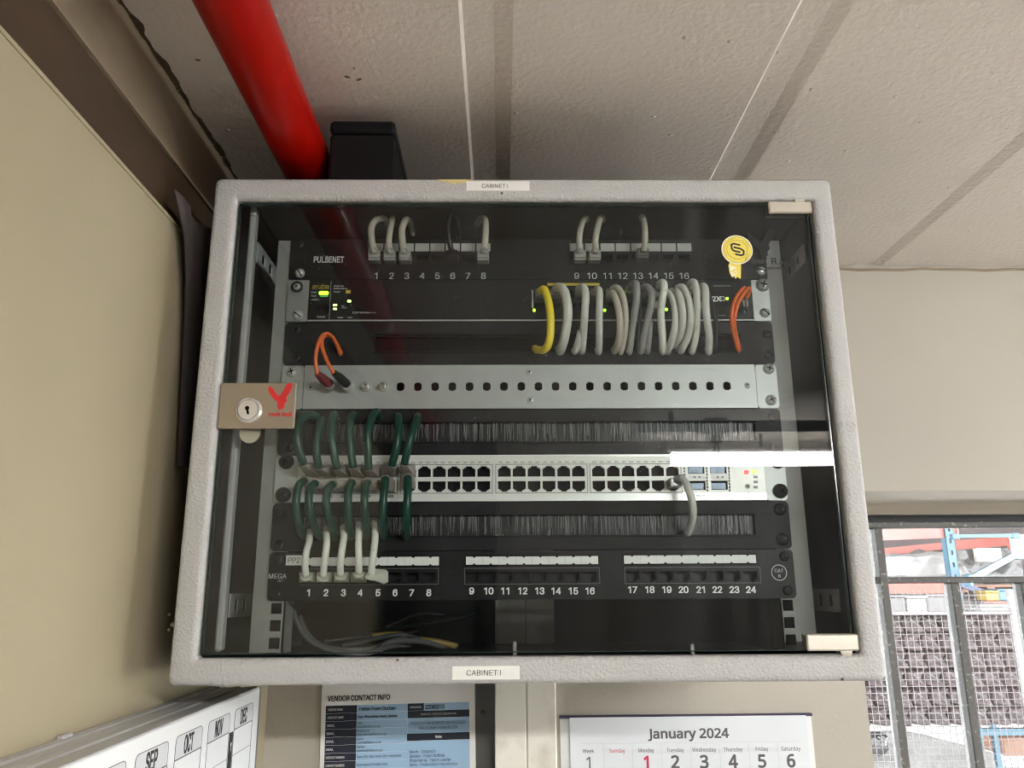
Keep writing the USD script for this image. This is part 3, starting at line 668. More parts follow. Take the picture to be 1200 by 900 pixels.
p = rk(896, 367); screw(t, p[0], p[2], DR-.0005, .0050, 'steel_screw', h=.0045, slot=True, cross=False)
part(t, 'divider_line', bx(rk(387.3, 350)[0]-.0002, rk(387.3, 350)[0]+.0002, DR-.0013, DR-.0009, z0+.001, z1-.001), 'mark_grey')
p = rk(376, 336); part(t, 'lettering', text('aruba', .0052, p[0], p[2], DR-.001, False, wid=.0165), 'ink_yellow', label='yellow brand lettering')
def led(t, u0, v0, u1, v1, m_, D=None):
    x0, x1, z0_, z1_ = rect(u0, v0, u1, v1, D or DR-.001); part(t, 'indicator_lamp', plate(rr(x0, x1, z0_, z1_, min(x1-x0, z1_-z0_)*.35, 3), (D or DR-.001)-.0006, .0006), m_)
led(t, 373.8, 341.2, 385.2, 345.8, 'led_green'); led(t, 375, 346.8, 384.5, 347.8, 'led_dim_green')
led(t, 407, 351.6, 411.6, 354.4, 'led_lime'); led(t, 390.3, 356.4, 395.2, 358.9, 'led_lime'); led(t, 390.3, 361, 395, 363.2, 'led_lime')
for u, v in ((626, 363.8), (708.5, 363.8), (728.8, 341.3), (764.3, 364), (780.8, 362.8), (813.2, 363.8), (852, 350.2)): led(t, u-1.7, v-1.8, u+1.7, v+1.6, 'led_green', DR-.002)
x0, x1, za, zb = rp_(641.5, 331.8, 702.5, 334.8, .001); part(t, 'printed_strip', plate(sbox(x0, za, x1, zb), DR-.0013, .0003), 'ink_yellow', label='dull yellow printed strip')
x0, x1, za, zb = rp_(405.3, 340, 411, 344, .001); part(t, 'printed_square', plate(sbox(x0, za, x1, zb), DR-.0013, .0003), 'ink_yellow')
x0, x1, za, zb = rp_(623.2, 340, 625, 361, .001); part(t, 'port_marking', plate(sbox(x0, za, x1, zb), DR-.0013, .0003), 'ink_pale')
for s, u, v, h, wd in (('Power', 368, 342.4, .0019, .0058), ('Fault', 367.5, 346.7, .0019, .005), ('Locator', 369, 351, .0019, .0072), ('Console', 376.3, 371.2, .0021, .0080), ('Green-Act', 397, 335.2, .0015, .010), ('Mode', 399, 338.2, .0015, .013), ('PoE', 395, 342, .0016, .0060), ('Reset', 399, 372, .0017, .0052), ('Clear', 410, 372, .0017, .0044), ('Usr', 402, 358.5, .0015, .003), ('Spd', 403, 360.6, .0015, .0045), ('LED Mode', 423, 366.3, .0017, .016)):
    p = rk(u, v, .001); part(t, 'small_print', text(s, h, p[0], p[2], DR-.001, wid=wd), 'ink_pale')
p = rk(842.5, 350.2, .001); part(t, 'numeral', text('2X', .0052, p[0]-.0025, p[2], DR-.001, True), 'ink_white')
x0, x1, za, zb = rp_(844.5, 347.5, 849, 352.6, .001); part(t, 'port_marking', plate(sbox(x0, za, x1, zb).difference(sbox(x0+.0006, za+.0006, x1-.0006, zb-.0006)), DR-.0013, .0003), 'ink_white')
ln = []
for a, b, v in ((836, 857, 335), (841, 852, 369.5), (431, 441, 366.5), (413, 423, 365.8)):
    x0, x1, za, zb = rp_(a, v-.5, b, v+.6, .001); ln += [sbox(x0+i*.0012, za, x0+i*.0012+.0008, zb) for i in range(int((x1-x0)/.0012))]
part(t, 'small_print', plate(unary_union(ln), DR-.0012, .0002), 'mark_grey', kind='stuff')
x0, x1, za, zb = rp_(871.2, 353, 872.6, 367, .001); part(t, 'module_latch', plate(sbox(x0, za, x1, zb), DR-.002, .001), 'sfp_metal')

# -- black cable-entry panels (units 1, 3, 5)
def brush_panel(label, u, v0, v1, ua, ub, bristles):
    t = unit('cable_entry_plate', label, 'cable panel', u)
    z1, z0 = uz(u); x0, x1, a, b = rp_(ua, v0, ub, v1)
    panel(t, u, 'panel_black_matt', .004, sbox(x0, a, x1, b), .002)
    part(t, 'lip', [bx(x0-.002, x1+.002, DR-.002, DR-.0002, b, b+.0012), bx(x0-.002, x1+.002, DR-.002, DR-.0002, a-.0012, a)], 'panel_black_matt')
    part(t, 'brush_carrier', bx(x0-.003, x1+.003, DR+.003, DR+.010, b-.001, b+.005), 'panel_black')
    for part_, count in (('brush', bristles), ('bristle', bristles//6)) if bristles else ():
        V, F = [], []; light = part_ == 'bristle'
        for k in range(count):
            x = rng.uniform(x0+.001, x1-.001)
            gap = min((abs(x-g) for g in bristles_gap), default=1)
            tilt = rng.normal(0, .0006)+ (.004*rng.normal() if gap < .004 else 0); ln_ = (b-a)*rng.uniform(.55 if light else .9, 1.06); w = rng.uniform(.00026, .00048); y = DR+.004+rng.uniform(0, .004)-(.0018 if light else 0)
            i = len(V); V += [(x-w, y, b+.001), (x+w, y, b+.001), (x, y+.0005, b+.001), (x+tilt-w*.6, y, b-ln_), (x+tilt+w*.6, y, b-ln_), (x+tilt, y+.0004, b-ln_)]
            F += [(i, i+3, i+1), (i+1, i+3, i+4), (i+1, i+4, i+2), (i+2, i+4, i+5), (i+2, i+5, i), (i, i+5, i+3)]
        part(t, part_, trimesh.Trimesh(V, F, process=False), 'bristle_light' if light else 'bristle', label='paler stray bristles' if light else 'grey-black bristles filling the slot', kind='stuff')
    if not bristles:
        part(t, 'curtain', bx(x0-.002, x1+.002, DR+.012, DR+.014, a-.003, b+.003), 'slot_black', label='dark curtain behind the slot')
    return t
bristles_gap = []
t = brush_panel('black cable-entry panel with an empty slot between black switch and silver panel', 1, 392, 412, 440, 868, 0)
for u, v in ((348, 386.5), (348, 420), (899, 392), (900, 416)): p = rk(u, v); screw(t, p[0], p[2], DR, .0042, 'screw_black')
bristles_gap = [aty(u, 500, DR)[0] for u in (376, 380, 394, 413, 443, 466, 489)]
t = brush_panel('black brush-strip panel above the silver switch', 3, 494.5, 517.5, 362, 886, 2200)
for u, v in ((338.5, 490), (338.5, 524), (905, 489), (908, 524)): p = rk(u, v); screw(t, p[0], p[2], DR, .0044, 'screw_black')
bristles_gap = [aty(u, 620, DR)[0] for u in (352, 362, 374, 382, 392, 402, 411, 420, 430, 438, 449, 476)]
t = brush_panel('black brush-strip panel below the silver switch', 5, 603.5, 627.5, 356, 885, 2200)
for u, v in ((328, 600.5), (328, 638.5), (914, 597), (917, 632)): p = rk(u, v); screw(t, p[0], p[2], DR, .0058 if u > 800 else .0046, 'screw_black')

# -- silver fibre panel
t = unit('fibre_bay', 'silver steel fibre panel with a row of black holes in mid rack', 'fibre panel', 2)
z1, z0 = uz(2)
fx0, fx1 = aty(356.5, 455, DR)[0], aty(885.5, 453, DR)[0]
hc = [aty(387.5+20.05*k, 453.3-.06*k*0, DR-.002) for k in range(24)]
cut = []
for k, c in enumerate(hc): c[0] = aty(388.3, 453, DR-.002)[0]+(aty(852, 452.4, DR-.002)[0]-aty(388.3, 453, DR-.002)[0])*k/23; c[2] = aty(388.3, 453.3, DR-.002)[2]; cut.append(Point(c[0], c[2]).buffer(.0044, quad_segs=6).intersection(sbox(c[0]-.0037, c[2]-.005, c[0]+.0037, c[2]+.005)))
part(t, 'faceplate', plate(sbox(fx0, z0, fx1, z1).difference(unary_union(cut)), DR-.002, .002), 'silver_panel')
part(t, 'tray', [bx(fx0, fx1, DR+.012, DR+.2, z0, z1, .001), bx(fx0, fx1, DR+.0003, DR+.012, z1-.0012, z1), bx(fx0, fx1, DR+.0003, DR+.012, z0, z0+.0012)], 'slot_black')
for xa, xb in ((PX0, fx0-.0009), (fx1+.0009, PX1)): part(t, 'rack_ear', plate(rr(xa, xb, z0, z1, .003), DR-.0005, .002), 'silver_panel')
p = rk(342.3, 436.2); screw(t, p[0], p[2], DR-.0005, .0056, 'steel_screw', h=.004)
for u, v in ((900.5, 432.5), (903.3, 469)): p = rk(u, v); screw(t, p[0], p[2], DR-.0005, .0054, 'steel_screw', h=.004)
p = rk(338, 472); screw(t, p[0], p[2], DR-.0005, .0054, 'steel_screw', h=.004)
for u, v in ((364, 454), (620.5, 436), (621.5, 469), (876, 451.5)):
    p = rk(u, v, .002); screw(t, p[0], p[2], DR-.002, .0030, 'steel_screw', h=.0012)
for k in range(4):
    c = hc[k]; q = part(t, 'coupler', lathe([(0, .002), (.0018, .002), (.0018, .008), (.0028, .008), (.0030, .002), (.0046, .002), (.0050, .0012), (.0050, 0), (0, 0)][::-1], c[0], DR-.002, c[2], 20), 'chrome', label='round metal fibre coupler', smooth=30)

# -- silver 48-port switch
t = unit('network_switch', 'silver forty-eight-port network switch with green patch cables at its left end', 'switch', 4)
z1, z0 = uz(4); DS = DR-.003
sx0_, sx1_ = aty(349, 560, DS)[0], aty(896, 556, DS)[0]
bc = [455.7-17.35*(5-k) for k in range(6)]+[479.8+17.35*k for k in range(6)]+[590.8+17.4*k for k in range(6)]+[701.4+17.4*k for k in range(6)]
cut, js = [], []
zt_, zb_ = aty(640, 552.2, DS)[2], aty(640, 569.8, DS)[2]
xa_, xb_ = aty(479.8, 561, DS)[0], aty(788.4, 560, DS)[0]
for u in bc:
    x = xa_+(xb_-xa_)*(u-479.8)/(788.4-479.8)
    for r_, zc in enumerate((zt_, zb_)):
        cut.append(jack(x, zc, .0120, .0100, up=(r_ == 0), n1=.0078, n2=.0048, d1=.0014, d2=.0012)); js.append((x, zc, r_))
sfp = []
for u0, v0, u1, v1 in ((806, 544, 825.5, 555.2), (832, 544, 851.5, 554.8), (807.3, 563.3, 827, 574.3), (833.5, 563.2, 853, 574)):
    sfp.append(rect(u0, v0, u1, v1, DS)); s = sfp[-1]; cut.append(sbox(s[0], s[2], s[1], s[3]))
slots = []
dotc = []
for u in (802, 828, 854):
    for k in range(9):
        p = aty(u+.13*k, 545+3.7*k, DS); dotc.append(sbox(p[0]-.0008, p[2]-.0009, p[0]+.0008, p[2]+.0009))
face = rr(sx0_, sx1_, z0, z1, .001).difference(unary_union(cut+dotc))
part(t, 'faceplate', plate(face, DS, .0022), 'switch_silver')
part(t, 'top_edge', bx(sx0_, sx1_, DS-.0008, DS, z1-.0022, z1), 'switch_bright')
part(t, 'bottom_edge', bx(sx0_, sx1_, DS-.0008, DS, z0, z0+.0068), 'switch_bright')
part(t, 'chassis', bx(sx0_, sx1_, DR+.012, DR+.26, z0, z1, .001), 'ear_zinc')
part(t, 'inner_plate', bx(sx0_+.001, sx1_-.001, DS+.0095, DS+.0105, z0+.001, z1-.001), 'slot_black')
for x, zc, r_ in js:
    q = part(t, 'port', cavity(x-.0064, x+.0064, zc-.0053, zc+.0053, DS+.0021, .007), 'port_black')
for k in (0, 1, 2, 3):      # frame lines round the four port blocks
    u0, u1 = bc[6*k]-10.6, bc[6*k+5]+10.6
    xa, xb = (xa_+(xb_-xa_)*(u-479.8)/308.6 for u in (u0, u1)); za, zb = aty(640, 578, DS)[2], aty(640, 543.6, DS)[2]
    o = sbox(xa, za, xb, zb); part(t, 'port_frame', plate(o.difference(o.buffer(-.0007)), DS-.0004, .0004), 'mark_grey')
ln = []
for u in bc:
    for dx in (-4.5, 4.0):
        x = xa_+(xb_-xa_)*(u+dx-479.8)/308.6; z = aty(640, 541.6, DS)[2]; ln += [sbox(x-.0019+i*.0010, z-.0007, x-.0019+i*.0010+.0007, z+.0007) for i in range(4)]
part(t, 'port_marking', plate(unary_union(ln), DS-.0002, .0002), 'mark_grey', kind='stuff')
for k, s in enumerate(sfp): part(t, 'module_cage', [cavity(s[0], s[1], s[2], s[3], DS+.002, .007), bx(s[0]+.001, s[1]-.001, DS+.003, DS+.0035, s[2]+.001, s[3]-.0018)], 'sfp_metal', label='grey metal module cage')
for u in (816.5, 843.5):
    x0, x1, za, zb = rect(u-9.5, 556.6, u+9.5, 561.8, DS); q = part(t, 'module_label', plate(sbox(x0, za, x1, zb), DS-.0003, .0003), 'ink_white')
    part(q, 'marking', plate(unary_union([Point((x0+x1)/2+d, (za+zb)/2).buffer(.0009, quad_segs=3) for d in (-.002, .0025)]), DS-.0005, .0002), 'ink_grey')
part(t, 'vent_holes', cavity(aty(800, 560, DS)[0], aty(857, 560, DS)[0], z0+.008, z1-.006, DS+.006, .001), 'slot_black')
led(t, 872, 551, 877.4, 555.8, 'led_red', DS); led(t, 882, 551, 886.5, 554.8, 'led_green', DS)
for v in (559, 565, 571): 
    x0, x1, za, zb = rect(883, v-1.6, 888, v+1.4, DS); part(t, 'panel_mark', plate(sbox(x0, za, x1, zb), DS-.0002, .0002), 'mark_grey')
p = aty(876, 570, DS); part(t, 'button', lathe([(.0022, 0), (.0022, .0006), (.0014, .0006), (.0012, .0002), (0, .0002)][::-1], p[0], DS, p[2], 14), 'mark_grey')
p = aty(877, 578, DS); part(t, 'reset_hole', plate(Point(p[0], p[2]).buffer(.0009), DS-.0002, .0002), 'slot_black')
p = aty(830, 581, DS); part(t, 'lettering', text('10G SFP+ 1/2/3/4', .0018, p[0], p[2], DS-.0008, wid=.024), 'mark_grey')
for a, b in ((381, 391), (400, 412), (424, 436), (451, 462)):
    x0, x1, za, zb = rect(a, 580, b, 583.4, DS); n_ = int((x1-x0)/.0012); part(t, 'printed_label', plate(unary_union([sbox(x0+i*.0012, za, x0+i*.0012+.0008, zb) for i in range(n_)]), DS-.001, .0002), 'ink_grey')
for xa, xb in ((PX0, sx0_-.0008), (sx1_+.0006, PX1)): part(t, 'rack_ear', plate(rr(xa, xb, z0, z1, .0035), DR-.0005, .002), 'silver_panel')
for u, v, r_ in ((336, 541.3, .0072), (332, 580, .0072), (914, 575.5, .0070), (911, 541, .0070)):
    p = rk(u, v); screw(t, p[0], p[2], DR-.0005, r_, 'screw_black', h=.0055)

# -- lower patch panel, 24 ports
t = unit('patch_bay', 'black twenty-four-port patch panel at the bottom of the rack, labelled PP2', 'patch panel', 6)
z1, z0 = uz(6)
groups = ([361.8+20.1*k for k in range(8)], [553.6+19.7*k for k in range(8)], [741.3+19.8*k for k in range(8)])
nums = ([361.5, 382, 402.5, 422, 443, 463, 482.5, 502.5], [552.7, 572.8, 592, 612.6, 632.5, 651.7, 672, 691.5], [741.5, 761.5, 781.5, 801, 821, 840.5, 860.5, 880])
strips = ((353.5, 652.8, 514.5, 663), (546, 652, 701, 661.5), (731, 650.6, 885.7, 660.3))
cut, js = [], []
for g, (a, b) in zip(groups, ((677.5, 677), (676.6, 676), (675.8, 675.2))):
    for u in g: p = rk(u, a); cut.append(jack(p[0], p[2], .0122, .0100, up=False, n1=.007, n2=.004)); js.append(p)
panel(t, 6, 'panel_black', .004, unary_union(cut))
for p in js:
    part(t, 'port', cavity(p[0]-.0066, p[0]+.0066, p[2]-.0055, p[2]+.0055, DR+.002, .009), 'jack_black')
for g, vb in zip(groups, (666, 665.2, 664.3)):
    x0, x1, za, zb = rp_(g[0]-9.6, vb, g[-1]+11.5, vb+19.6); o = sbox(x0, za, x1, zb)
    part(t, 'port_frame', plate(o.difference(o.buffer(-.0007)), DR-.0006, .0006), 'grey_cell')
k = 1
for ns, (a, b, c, d) in zip(nums, strips):
    x0, x1, za, zb = rp_(a, b, c, d); w = (x1-x0)/8
    part(t, 'label_holder', plate(sbox(x0-.001, za-.0012, x1+.001, zb+.0012), DR-.0006, .0006), 'slot_black')
    for i in range(8):
        cell = sbox(x0+w*i+.00008, za, x0+w*(i+1)-.00008, zb)
        for e in (za, zb): cell = cell.difference(Point(x0+w*(i+.5), e).buffer(.0012, quad_segs=3))
        part(t, 'port_label', plate(cell, DR-.001, .0004), 'white_label')
    vy = {353.5: 694.6, 546: 692.5, 731: 691}[a]
    for u in ns:
        p = rk(u, vy); part(t, 'numeral', text(str(k), .0056, p[0], p[2], DR, True), 'ink_white'); k += 1
x0, x1, za, zb = rp_(335.5, 650.8, 354.3, 662.5); q = part(t, 'tag', plate(sbox(x0, za, x1, zb), DR-.0012, .0006), 'white_label', label='white tag lettered PP2')
part(q, 'lettering', text('PP2', .0050, (x0+x1)/2, (za+zb)/2, DR-.0012, wid=.0108), 'ink_black')
p = rk(325.3, 675.2); part(t, 'lettering', text('MEGA', .0042, p[0], p[2], DR, wid=.0160), 'ink_pale')
p = rk(329, 680.6); part(t, 'lettering', text('NET', .0022, p[0], p[2], DR, wid=.005), 'mark_grey')
p = rk(913, 671); c = Point(p[0], p[2]); part(t, 'badge', [plate(c.buffer(.0072, quad_segs=12).difference(c.buffer(.0066, quad_segs=12)), DR-.0003, .0003), text('CAT', .0030, p[0], p[2]+.0018, DR), text('6', .0030, p[0], p[2]-.0030, DR)], 'ink_pale', label='round badge lettered CAT 6')
for u, v in ((326.5, 655.5), (324.5, 697), (919, 652), (923, 692)): p = rk(u, v); screw(t, p[0], p[2], DR, .0046, 'screw_black')

# ---------------------------------------------------------------- cables (photo positions on planes f metres in front of the rack)
PXM = .78/FPX          # about one photo pixel in metres at the rack
def cord(pts): return [rk(u, v, f) for u, v, f in pts]
def cable(label, pts, wpx, mcord, extra=None, name='patch_cable', group=None, n=6, tail=None):
    P = cord(pts)
    t = thing(name, label, 'cable', P[0], group)
    part(t, 'cord', tube(P, wpx*PXM/2*.97, 10, n), mcord, smooth=True)
    if tail: part(t, 'cord', tube(cord(tail), wpx*PXM/2*.9, 10, n), mcord, smooth=True)
    if extra: extra(t)
    return t
def ring(c, d, r, n=10):
    d = np.asarray(d, float)/np.linalg.norm(d); a = np.cross(d, [0, 0, 1.0] if abs(d[2]) < .9 else [1.0, 0, 0]); a /= np.linalg.norm(a); b = np.cross(d, a)
    return [c+r*(math.cos(k*2*math.pi/n)*a+math.sin(k*2*math.pi/n)*b) for k in range(n)]
def boot(pc, wh, p0, d0, r0, depth=.0, back=.0):
    """moulded boot: from a rectangle wh at the port pc (x, z) to a ring round the cord"""
    w, h = wh; pts = [(pc[0]+sx*w/2, DR-back, pc[2]+sz*h/2) for sx in (-1, 1) for sz in (-1, 1)]+[(pc[0]+sx*w/2, DR-depth, pc[2]+sz*h/2) for sx in (-1, 1) for sz in (-1, 1)]
    return hull(pts+[tuple(q) for q in ring(np.asarray(p0), d0, r0)])

# yellow and pale cables of the black switch; all plunge into the slot below it
def plugs(u, v):
    def f(t):
        p = rk(u, v, .004); part(t, 'plug', [bx(p[0]-.0050, p[0]+.0050, DR-.011, DR+.006, p[2]-.0038, p[2]+.0038, .0008), bx(p[0]-.0022, p[0]+.0022, DR-.009, DR+.004, p[2]+.0036, p[2]+.0052, .0004)], 'plug_clear')
    return f
IN = [.012, .020]
def drop(label, pts, w, m_, pu, pv, fmax=.028, tail=None):
    k = len(pts); fs = []
    for i in range(k):
        a = i/(k-1); fs.append(.011+(fmax-.011)*min(1, a*2.6) if a < .55 else fmax-(fmax-.004)*((a-.55)/.45)**1.5)
    P = [(u, v, f) for (u, v), f in zip(pts, fs)]
    u, v = pts[-1]; P.append((u-1, min(v+1.5, 413), -.006)); P.append((u-3, v-5, -.022))
    return cable(label, P, w, m_, plugs(pu, pv), tail=tail)
Y2 = 'in the row hanging from the black switch'
drop('yellow patch cable, first '+Y2, [(633, 341.5), (637.5, 339), (641.7, 350), (644.7, 365), (645.3, 383), (644, 398), (640.5, 407.5), (635, 410.5), (629, 409.5)], 9.5, 'cord_yellow', 633, 345)
drop('thick white patch cable just right of the yellow one', [(652, 338), (656, 336.5), (661, 341), (664.2, 353), (665.4, 368), (663.2, 387), (659.8, 402), (656.7, 410.5)], 11.3, 'cord_white', 650.5, 345)
drop('white patch cable with printed lettering, third '+Y2, [(678, 339), (682.5, 336.5), (686, 343), (685.4, 365), (683.6, 390), (681.8, 410)], 9.6, 'cord_white', 679, 345, tail=[(680.6, 388, .016), (679, 395, .015), (676.5, 404, .011), (674, 411, .005), (673, 411, -.01)])
drop('slightly twisted white patch cable, fourth '+Y2, [(699, 339.5), (702, 340), (702.6, 352), (702.2, 370), (702.2, 392), (701.7, 411)], 8.6, 'cord_white', 697, 345)
drop('warm white patch cable bent over the pair at port eleven', [(714, 347), (717, 343.5), (720.5, 348), (724, 359), (726.3, 375), (726.2, 392), (724, 402), (720.5, 410.5)], 8.3, 'cord_warm', 715, 346, fmax=.033)
drop('tan-white patch cable behind the warm white one under numeral twelve', [(717, 339), (722, 336.8), (727.5, 342), (731.7, 355), (733, 372), (731.7, 392), (727.8, 411)], 7.8, 'cord_warm', 716, 345, fmax=.024)
drop('grey patch cable with a hooked top under numeral thirteen', [(739.6, 338), (741, 333.5), (744, 332), (746, 336), (745.6, 352), (743.6, 366), (741.2, 382), (737.3, 411)], 9, 'cord_grey', 738, 342)
drop('grey patch cable crossing leftwards between numerals thirteen and fourteen', [(753, 337.5), (758, 336), (763.3, 342), (763.5, 354), (760.5, 367), (756, 386), (751, 411)], 8.6, 'cord_grey', 752, 345, tail=[(761.5, 374, .014), (761, 388, .014), (758.5, 411, .004), (757, 411, -.01)])
drop('dark thin cable hanging behind the two grey cables', [(748, 342), (749.5, 350), (750, 370), (748.5, 392), (747, 411)], 4.5, 'cord_dark', 768, 360, fmax=.014)
drop('cream white patch cable with a hooked top under numeral fourteen', [(772.2, 336), (773.5, 332), (777, 331.3), (778.4, 337), (776.3, 350), (774.4, 367), (776, 390), (776.8, 411)], 9, 'cord_cream', 773, 342, fmax=.033)
drop('white patch cable bowing right of the hooked cream one', [(780, 342), (784, 344.5), (788.5, 352), (791.2, 366), (791, 382), (787, 400), (782.8, 411)], 8.6, 'cord_white', 768, 345, fmax=.026)
drop('short white patch cable bowing right under numeral fifteen', [(790.5, 344), (793, 342.5), (796.5, 348), (799.4, 361), (800, 377), (797, 392), (791, 404)], 8.8, 'cord_white', 786, 345, fmax=.030)
drop('thick white patch cable bowing widest right of numeral fifteen', [(794, 338), (799, 336.5), (804.5, 344), (808.4, 360), (809, 378), (805, 397), (798.5, 410)], 9, 'cord_white', 803, 345, fmax=.024)
drop('pale patch cable with a hooked top under numeral sixteen', [(807.4, 336), (809, 331.5), (813, 330.7), (815.6, 337), (816.7, 352), (817, 370), (815.5, 392), (811, 411)], 8.6, 'cord_white', 806, 342)
drop('last white patch cable at the right end of the row', [(820.5, 337.5), (824, 335.3), (826.6, 341), (827, 358), (829, 378), (831, 394), (830.4, 411)], 9.2, 'cord_white', 821, 345)
drop('black thin cable right of the last white patch cable', [(829.5, 343), (833, 352), (837.5, 369), (840, 385), (838, 411)], 5, 'cord_black', 821, 360, fmax=.014)

# orange fibre leads
def fibre(label, strands, w, ex=None):
    P = [cord(s) for s in strands]; t = thing('fibre_lead', label, 'cable', P[0][0])
    for p in P: part(t, 'strand', tube(p, w*PXM/2, 9, 7), 'cord_orange', smooth=True)
    if ex: ex(t)
def exr(t):
    p = rk(869.5, 360); part(t, 'connector', [bx(p[0]-.0028, p[0]-.0003, DR-.012, DR+.004, p[2]-.004, p[2]+.004, .0006), bx(p[0]+.0003, p[0]+.0028, DR-.012, DR+.004, p[2]-.004, p[2]+.004, .0006)], 'plug_clear')
fibre('orange twin fibre lead curving down at the right end of the black switch', [
    [(876, 344, .010), (873, 337.5, .016), (868, 341, .024), (862.5, 349, .029), (858.5, 361, .032), (857.3, 375, .031), (858.8, 388, .025), (861.6, 399, .014), (865, 411, .003), (865, 412, -.012)],
    [(874, 350, .010), (878.6, 341, .014), (877.5, 337.5, .019), (871.5, 344.5, .024), (865, 356, .029), (861.3, 370, .030), (860.8, 381, .026), (863, 394, .016), (866.5, 408, .004), (867, 411, -.012)]], 4.4, exr)
def exl(t):
    for (a, b, m_, u0, v0) in ((hc[0], 0, 'boot_red', 372, 438), (hc[1], 1, 'boot_dark', 391.5, 437)):
        p0 = rk(u0, v0, .030); p1 = np.array([a[0], DR-.012, a[2]])
        part(t, 'connector', hull(ring(p1, p1-p0, .0046)+ring(p0, p1-p0, .0030)+ring((p0+p1)/2, p1-p0, .0046)), m_, label='dark red boot' if b == 0 else 'dark green-black boot', smooth=40)
        part(t, 'ferrule', lathe([(0, .013), (.0052, .013), (.0056, .010), (.0056, .0065), (.0050, .0055), (.0032, .0055)][::-1], a[0], DR-.001, a[2], 18), 'chrome' if b else 'mark_grey', smooth=30)
fibre('orange twin fibre lead looping over the left end of the silver fibre panel', [
    [(372, 438.5, .029), (369.9, 425, .031), (371, 411, .031), (375.5, 397, .029), (382, 391, .024), (389.5, 395, .016), (395, 405, .008), (398.5, 415, .001), (398, 416, -.01)],
    [(391.5, 437.5, .029), (385.2, 427, .031), (379.3, 413, .031), (377, 401, .028), (379.5, 394.5, .023), (386.5, 393.5, .017), (393, 400, .010), (399.5, 413, .001), (400, 415, -.01)]], 4.6, exl)

# pale cables of the top patch panel, rising and turning back above it
def riser(k, label_, pts, w, m_, mplug='plug_grey', pc=None):
    def ex(t):
        p = rk(*pc, 0); part(t, 'plug', [bx(p[0]-.0058, p[0]+.0058, DR-.013, DR+.006, p[2]-.0045, p[2]+.0045, .0008), bx(p[0]-.0058, p[0]+.0058, DR-.0115, DR-.0005, p[2]-.0062, p[2]-.0035, .0006)], mplug)
        part(t, 'strain_relief', hull(ring(rk(pts[0][0], pts[0][1]+3, .010), (0, 0, 1), .0052)+ring(rk(pts[0][0], pts[0][1]-3.5, .0155), (0, .2, 1), w*PXM/2*1.12)), mplug, smooth=40)
    cable(label_, pts, w, m_, ex)
TP = 'plugged into the top patch panel'
riser(1, 'grey-white cable rising from port one of the PULSENET panel', [(438.7, 296, .013), (436, 283, .019), (435, 268, .018), (439.5, 259, .011), (447, 256, .001), (452, 258, -.014), (454, 262, -.04)], 8.3, 'cord_warm', pc=(440.3, 303.5))
riser(2, 'grey-white cable rising from port two of the PULSENET panel', [(456.8, 296, .013), (455.6, 285, .018), (457, 272, .018), (459, 261, .010), (459.5, 256, -.004), (460, 258, -.04)], 7.6, 'cord_warm', pc=(458.2, 303.5))
riser(3, 'grey-white cable rising from port three of the PULSENET panel', [(473, 296, .013), (471.6, 283, .019), (471, 270, .017), (474, 260, .010), (477.5, 257.5, -.002), (481, 263, -.015), (484, 275, -.03)], 8.3, 'cord_warm', pc=(475.9, 303.5))
riser(6, 'black cable with a tight loop at port six of the PULSENET panel', [(530, 297, .013), (527, 285, .018), (524.8, 266, .019), (527.5, 253, .016), (532, 250.5, .010), (535.5, 258, .004), (537, 271, -.006), (537.5, 280, -.03)], 7, 'cord_black', 'jack_black', pc=(530.5, 303.5))
riser(8, 'grey-white cable rising from port eight of the PULSENET panel', [(567.3, 296, .013), (568.6, 281, .018), (569.3, 266, .016), (568, 257.5, .006), (564, 256, -.006), (560, 262, -.03)], 8.2, 'cord_warm', pc=(566.4, 303.5))
riser(9, 'grey-white cable rising from port nine of the PULSENET panel', [(679.3, 296, .013), (678.8, 283, .018), (680, 270, .017), (683, 260, .009), (686, 256, -.003), (688, 258, -.04)], 7.6, 'cord_warm', pc=(678.4, 303.3))
riser(10, 'grey-white cable rising from port ten of the PULSENET panel', [(697.5, 296, .013), (697.6, 283, .019), (700, 268, .017), (703, 257.5, .008), (705, 255, -.004), (707, 258, -.04)], 8, 'cord_warm', pc=(695.8, 303.3))
riser(13, 'grey-white cable rising from port thirteen of the PULSENET panel', [(755, 294, .015), (756, 282, .020), (755.8, 268, .018), (754, 257.5, .008), (752.5, 254, -.004), (751, 257, -.04)], 7.6, 'cord_warm', 'plug_olive', pc=(751, 301))

# green cables above the silver switch
DSW = DR-.003
def px_of(u, v): return aty(u, v, DSW)
gc = [455.7-17.35*(5-k) for k in range(6)]+[479.8]
ordn = ['first', 'second', 'third', 'fourth', 'fifth', 'sixth', 'seventh']
UP = [[(355.5, 543, .024), (351.5, 530, .030), (348.4, 513, .032), (350, 497, .028), (357, 488, .020), (366.5, 486.8, .012), (374, 491.5, .003), (377, 499, -.012)],
      [(374, 548, .026), (371, 532, .031), (371.7, 515, .031), (374, 502, .024), (377.5, 493, .012), (380, 496, -.012)],
      [(395, 549, .026), (391, 530, .031), (388.2, 510, .031), (389, 494, .024), (391.5, 486, .015), (394, 489, .003), (396, 498, -.012)],
      [(414, 547, .025), (411.7, 532, .031), (410, 511, .031), (410.3, 495, .025), (413, 486.3, .016), (416, 489, .003), (416, 498, -.012)],
      [(431.7, 550, .026), (431, 527, .031), (431, 508, .031), (434.8, 493, .026), (440, 483.2, .018), (443.5, 484, .009), (445, 498, -.012)],
      [(459, 545, .025), (464, 527, .031), (466.7, 508, .030), (467.2, 495, .022), (466.6, 488, .012), (466, 498, -.012)],
      [(474, 543, .025), (477.5, 527, .031), (482.5, 508, .030), (487, 496, .022), (490, 488, .012), (490, 498, -.012)]]
